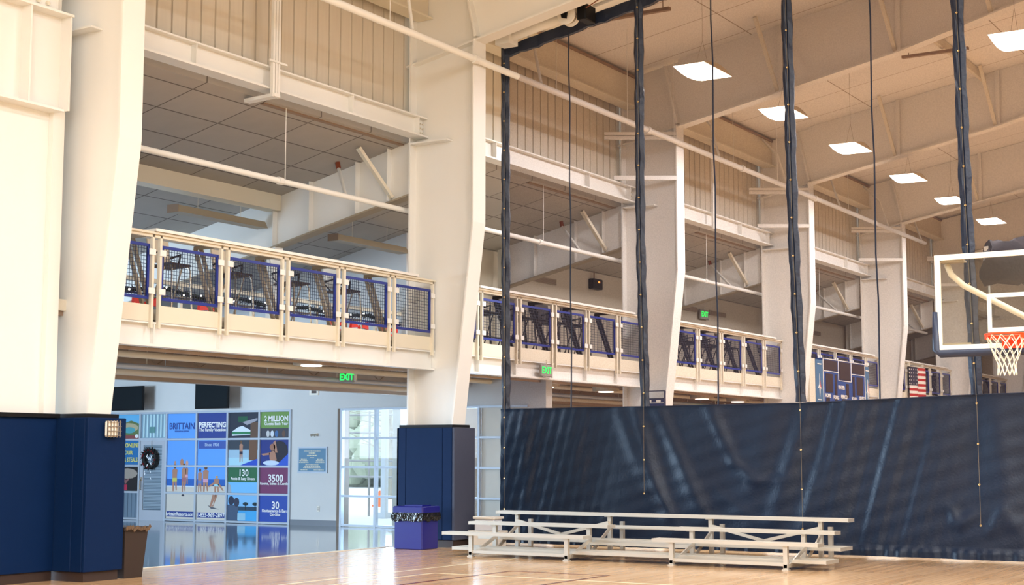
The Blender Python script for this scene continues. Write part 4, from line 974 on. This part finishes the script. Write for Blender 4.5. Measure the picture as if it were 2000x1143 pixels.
# plastic boxes stacked behind
t = thing('storage_box', 'white storage box on the floor behind the bleachers, lower of two', 'box', (21.05, 13.45, 0)); MB().rbox(20.95, 21.25, 13.25, 13.80, 0, .24, .02).build('box_body', 'plastic', t); MB().rbox(20.93, 21.27, 13.23, 13.82, .24, .27, .01).build('lid', 'plastic', t)
t = thing('storage_box', 'pale grey storage box stacked on the white box behind the bleachers', 'box', (21.1, 13.5, .27)); MB().rbox(20.98, 21.25, 13.33, 13.72, .27, .46, .02).build('box_body', flat(204, 206, 212), t); MB().rbox(20.96, 21.27, 13.31, 13.74, .46, .50, .01).build('lid', 'plastic', t)

# ------------------------------------------------------------------ basketball hoop
bx = 18.0; by1 = 5.10; by0 = by1-1.83; bz0, bz1 = 2.77, 3.93
t = thing('basketball_hoop', 'glass backboard with white frame, navy edge padding, orange rim and white net at right', 'basketball hoop', (bx, (by0+by1)/2, bz0))
fw_ = .065
f = MB().box(bx-.02, bx+.02, by0, by1, bz0, bz0+fw_).box(bx-.02, bx+.02, by0, by1, bz1-fw_, bz1).box(bx-.02, bx+.02, by0, by0+fw_, bz0+fw_, bz1-fw_).box(bx-.02, bx+.02, by1-fw_, by1, bz0+fw_, bz1-fw_); f.build('board_frame', 'boardwhite', t)
MB().box(bx-.004, bx+.004, by0+fw_, by1-fw_, bz0+fw_, bz1-fw_).build('board_glass', 'boardglass', t)
yc = (by0+by1)/2; s0, s1 = bz0+.20, bz0+.20+.46; hw = .305; ln = .05
MB().box(bx-.008, bx-.004, yc-hw, yc+hw, s0, s0+ln).box(bx-.008, bx-.004, yc-hw, yc+hw, s1-ln, s1).box(bx-.008, bx-.004, yc-hw, yc-hw+ln, s0+ln, s1-ln).box(bx-.008, bx-.004, yc+hw-ln, yc+hw, s0+ln, s1-ln).build('target_square', 'boardwhite', t)
pts = [(bx-.01, by1+.01, bz0+.47), (bx-.01, by1+.01, bz0+.01), (bx-.01, by1-.04, bz0-.035), (bx-.01, by0+.04, bz0-.035), (bx-.01, by0-.01, bz0+.01), (bx-.01, by0-.01, bz0+.47)]
MB().tube(pts, [.035, .048, .048, .048, .048, .035], 12).build('edge_padding', 'padnavy', t, smooth=True)
rc = Vector((bx-.42, yc, bz0+.135)); 
MB().ring(rc, .232, .011, 'Z', 40, 8).build('rim', 'orange', t, smooth=True)
MB().prism([(rc.x+.22, rc.y-.10), (rc.x+.40, rc.y-.14), (rc.x+.40, rc.y+.14), (rc.x+.22, rc.y+.10)], rc.z-.02, rc.z, 'Z').box(bx-.04, bx-.02, rc.y-.14, rc.y+.14, rc.z-.16, rc.z+.02).build('rim_plate', 'orange', t)
m = MB(); vs = []; n = 40
for i in range(n):
    a = 2*PI*i/n; vs += [(rc.x+.240*math.cos(a), rc.y+.240*math.sin(a), rc.z+.008), (rc.x+.236*math.cos(a), rc.y+.236*math.sin(a), rc.z-.05)]
m.add(vs, [(2*i, 2*((i+1) % n), 2*((i+1) % n)+1, 2*i+1) for i in range(n) if abs(((i*2*PI/n)+PI) % (2*PI)-PI) < 2.2]); m.build('rim_band', 'orange', t)
m = MB(); K = 12; Rr = lambda v: .228-.13*min(1, v*1.35)+.03*max(0, v-.75)*4*.3; H = .46
for sgn in (-1, 1):
    for k in range(K):
        pts = []
        for i in range(15):
            v = i/14; a = 2*PI*k/K+sgn*PI/K*(v*6); pts.append((rc.x+Rr(v)*math.cos(a), rc.y+Rr(v)*math.sin(a), rc.z-.01-H*v))
        m.tube(pts, .0048, 5)
m.build('net', 'netcord', t)
MB().tube([(bx+.16, by1-.10, bz1-.09), (bx+.2, by1-.14, bz1-.22), (bx+.24, by1-.28, bz1-.36), (bx+.5, yc, bz0+.42), (bx+.55, yc-.4, bz0+.10)], .038, 10).build('support_tube', 'rail', t, smooth=True)
MB().box(bx+.01, bx+.16, by1-.34, by1-.06, bz1-.09, bz1-.065).box(bx+.01, bx+.03, by1-.4, by1-.06, bz0+.065, bz0+.09).build('corner_clamp', 'fixture', t)
MB().box(bx+.5, bx+.62, yc-.5, yc-.3, bz0+.1, 11.5).build('drop_mast', 'rail', t)

# dark rolled cloth behind hoop
m = MB(); vs = []; fs = []; random.seed(9)
for i in range(24):
    y = 6.45-i*.16
    for k in range(14):
        a = 2*PI*k/14; r = .26+.05*math.sin(i*1.7+k*2)+.03*random.random()
        vs.append((26+r*math.cos(a), y+(.12*math.sin(a*2) if i == 0 else 0), 4.80+.09*(6.4-y)*0-.0+(r*1.35)*math.sin(a)))
for i in range(23):
    for k in range(14): fs.append((i*14+k, i*14+(k+1) % 14, (i+1)*14+(k+1) % 14, (i+1)*14+k))
fs.append(tuple(range(14))); m.add(vs, fs)
t = thing('rolled_cloth', 'dark rolled cloth bundle hanging behind the backboard glass', 'cloth', (26, 5, 4.8))
m.build('cloth_roll', 'darknet', t, smooth=True); MB().bar((26, 6.5, 5.05), (26, 3, 5.35), .08, .08).build('carrier_bar', 'rail', t)
MB().tube([(26, 5.6, 5.2), (26, 5.6, roofz(5.6))], .012, 5).tube([(26, 3.2, 5.35), (26, 3.2, roofz(3.2))], .012, 5).build('suspension', 'rail', t)

# ------------------------------------------------------------------ scoreboard, flag, dark sign
ys = 14.18; x0, x1, z0, z1 = 38.75, 42.75, 2.55, 4.10
t = thing('scoreboard', 'blue electronic scoreboard hung on the gallery railing behind the curtain mesh', 'scoreboard', (40.7, ys, z0))
MB().box(x0+.25, x1-.25, ys, ys+.2, z0, z1+.05).build('cabinet', 'sb', t)
for a, b in ((x0-.3, x0+.25), (x1-.55+.3, x1+.1)): MB().box(a+.0, b, ys, ys+.15, z0, z1-.02).build('side_panel', 'sbside', t)
MB().box(x0-.72, x0-.3, ys+.02, ys+.2, z0, z1).build('end_box', 'rail', t)
xa, xb = x0+.28, x1-.28; w = xb-xa; h = z1-z0+.05
def SB(u0, u1, v0, v1, m, nm, d=.01): return MB().box(xa+w*u0, xa+w*u1, ys-d, ys, z0+h*v0, z0+h*v1).build(nm, m, t)
for u0, u1, v0, v1 in ((.0, .33, .80, .97), (.36, .64, .66, .97), (.67, 1.0, .80, .97), (.04, .22, .42, .74), (.78, .96, .42, .74), (.25, .32, .38, .74), (.68, .75, .38, .74), (.52, .60, .36, .60), (.04, .14, .08, .32), (.25, .32, .08, .32), (.42, .62, .08, .32), (.68, .75, .08, .32), (.86, .96, .08, .32)):
    SB(u0+.01, u1-.01, v0, v1, 'sbdig', 'digit_window')
for u0, u1, v in ((-.01, 1.01, .985), (-.01, .345, .775), (.345, .655, .635), (.655, 1.01, .775), (-.01, 1.01, 0.0)): SB(u0, u1, v, v+.012, 'plastic', 'white_border')
for u in (-.01, .345, .652, 1.0): SB(u, u+.01, .64 if .1 < u < .9 else 0, .99, 'plastic', 'white_border')
def st(s, u, v, sz): text(s, sz, (xa+w*u, ys-.012, z0+h*v), (1,0,0), m='plastic', parent=t, sx=1.1, bold=.004)
for s, u, v in (('HOME', .09, .36), ('GUEST', .91, .36), ('PERIOD', .47, .36), ('FOULS', .28, .34), ('FOULS', .72, .34), ('PLAYER', .41, .52), ('BONUS', .09, .045), ('BONUS', .91, .045), ('FOUL', .52, .04)): st(s, u, v, .14)
for xs in (x0-.03, x1-.03):
    m = MB().prism([(xs-.12, 3.30), (xs-.02, 3.42), (xs+.0, 3.70), (xs+.05, 3.42), (xs+.14, 3.28), (xs+.04, 3.32), (xs, 3.08), (xs-.03, 3.34)], ys-.012, ys, 'Y'); m.build('emblem', 'plastic', t)
    MB().prism([(xs+.0, 3.60), (xs+.05, 3.42), (xs+.10, 3.30), (xs+.03, 3.36)], ys-.016, ys-.012, 'Y').build('emblem_accent', 'flagred', t)
    for z in (3.95, 2.98, 2.90, 2.78): MB().box(xs-.14, xs+.14, ys-.01, ys, z, z+.03).build('printed_line', 'plastic', t)
# flag
ys = 14.31; x0, x1, z0, z1 = 47.25, 48.95, 3.22, 4.33
t = thing('hanging_flag', 'red, white and blue striped flag hanging upright from the gallery railing', 'flag', (47.9, ys, z1))
def cloth(xa, xb, za, zb, m, nm, d=0):
    mm = MB(); vs = []; fs = []; n = 14
    for i in range(n+1):
        x = xa+(xb-xa)*i/n; yv = ys+.05*math.sin((x-x0)*7)-d
        vs += [(x, yv, za), (x, yv, zb), (x, yv+.012, zb), (x, yv+.012, za)]
    for i in range(n):
        for j in range(4): a = i*4+j; b = i*4+(j+1) % 4; fs.append((a, b, b+4, a+4))
    mm.add(vs, fs); return mm.build(nm, m, t)
for i in range(13):
    za = z1-(z1-z0)*(i+1)/13; zb = z1-(z1-z0)*i/13
    cloth(x0 if i > 6 else x0+.78, x1, za, zb, 'flagred' if i % 2 == 0 else 'flagwhite', 'stripe')
cloth(x0, x0+.78, z1-(z1-z0)*7/13, z1, 'flagblue', 'canton')
s = MB()
for i in range(6):
    for j in range(5):
        x = x0+.09+i*.12; z = z1-.08-j*.115; yv = ys+.05*math.sin((x-x0)*7)-.008; s.box(x-.022, x+.022, yv-.004, yv, z-.022, z+.022)
s.build('stars', 'flagwhite', t); MB().tube([(x0-.1, ys+.03, z1+.02), (x1+.1, ys+.03, z1+.02)], .02, 6).box(x0+.1, x0+.14, ys, ys+.09, z1, z1+.13).box(x1-.14, x1-.1, ys, ys+.09, z1, z1+.13).build('hanging_rod', 'rail', t)
# dark sign on column
t = thing('column_sign', 'dark blue sign behind the first curtain strip on the column, just above the vinyl', 'sign', (28.55, 14.1, 2.5))
MB().box(28.52, 28.56, 13.86, 14.34, 2.62, 2.70).box(28.52, 28.56, 13.86, 14.34, 2.35, 2.60).build('board', flat(28, 34, 84), t)
for y in (13.86, 14.34): MB().box(28.50, 28.56, y-.01, y+.01, 2.3, 2.86).build('frame_upright', flat(50, 48, 70), t)
MB().box(28.50, 28.56, 13.86, 14.34, 2.85, 2.87).box(28.50, 28.56, 13.86, 14.34, 2.69, 2.71).build('frame_bar', flat(50, 48, 70), t)
for y in (14.22, 14.0): MB().box(28.50, 28.52, y-.05, y+.05, 2.62, 2.67).box(28.50, 28.52, y-.02, y+.02, 2.40, 2.52).build('marking', 'plastic', t)
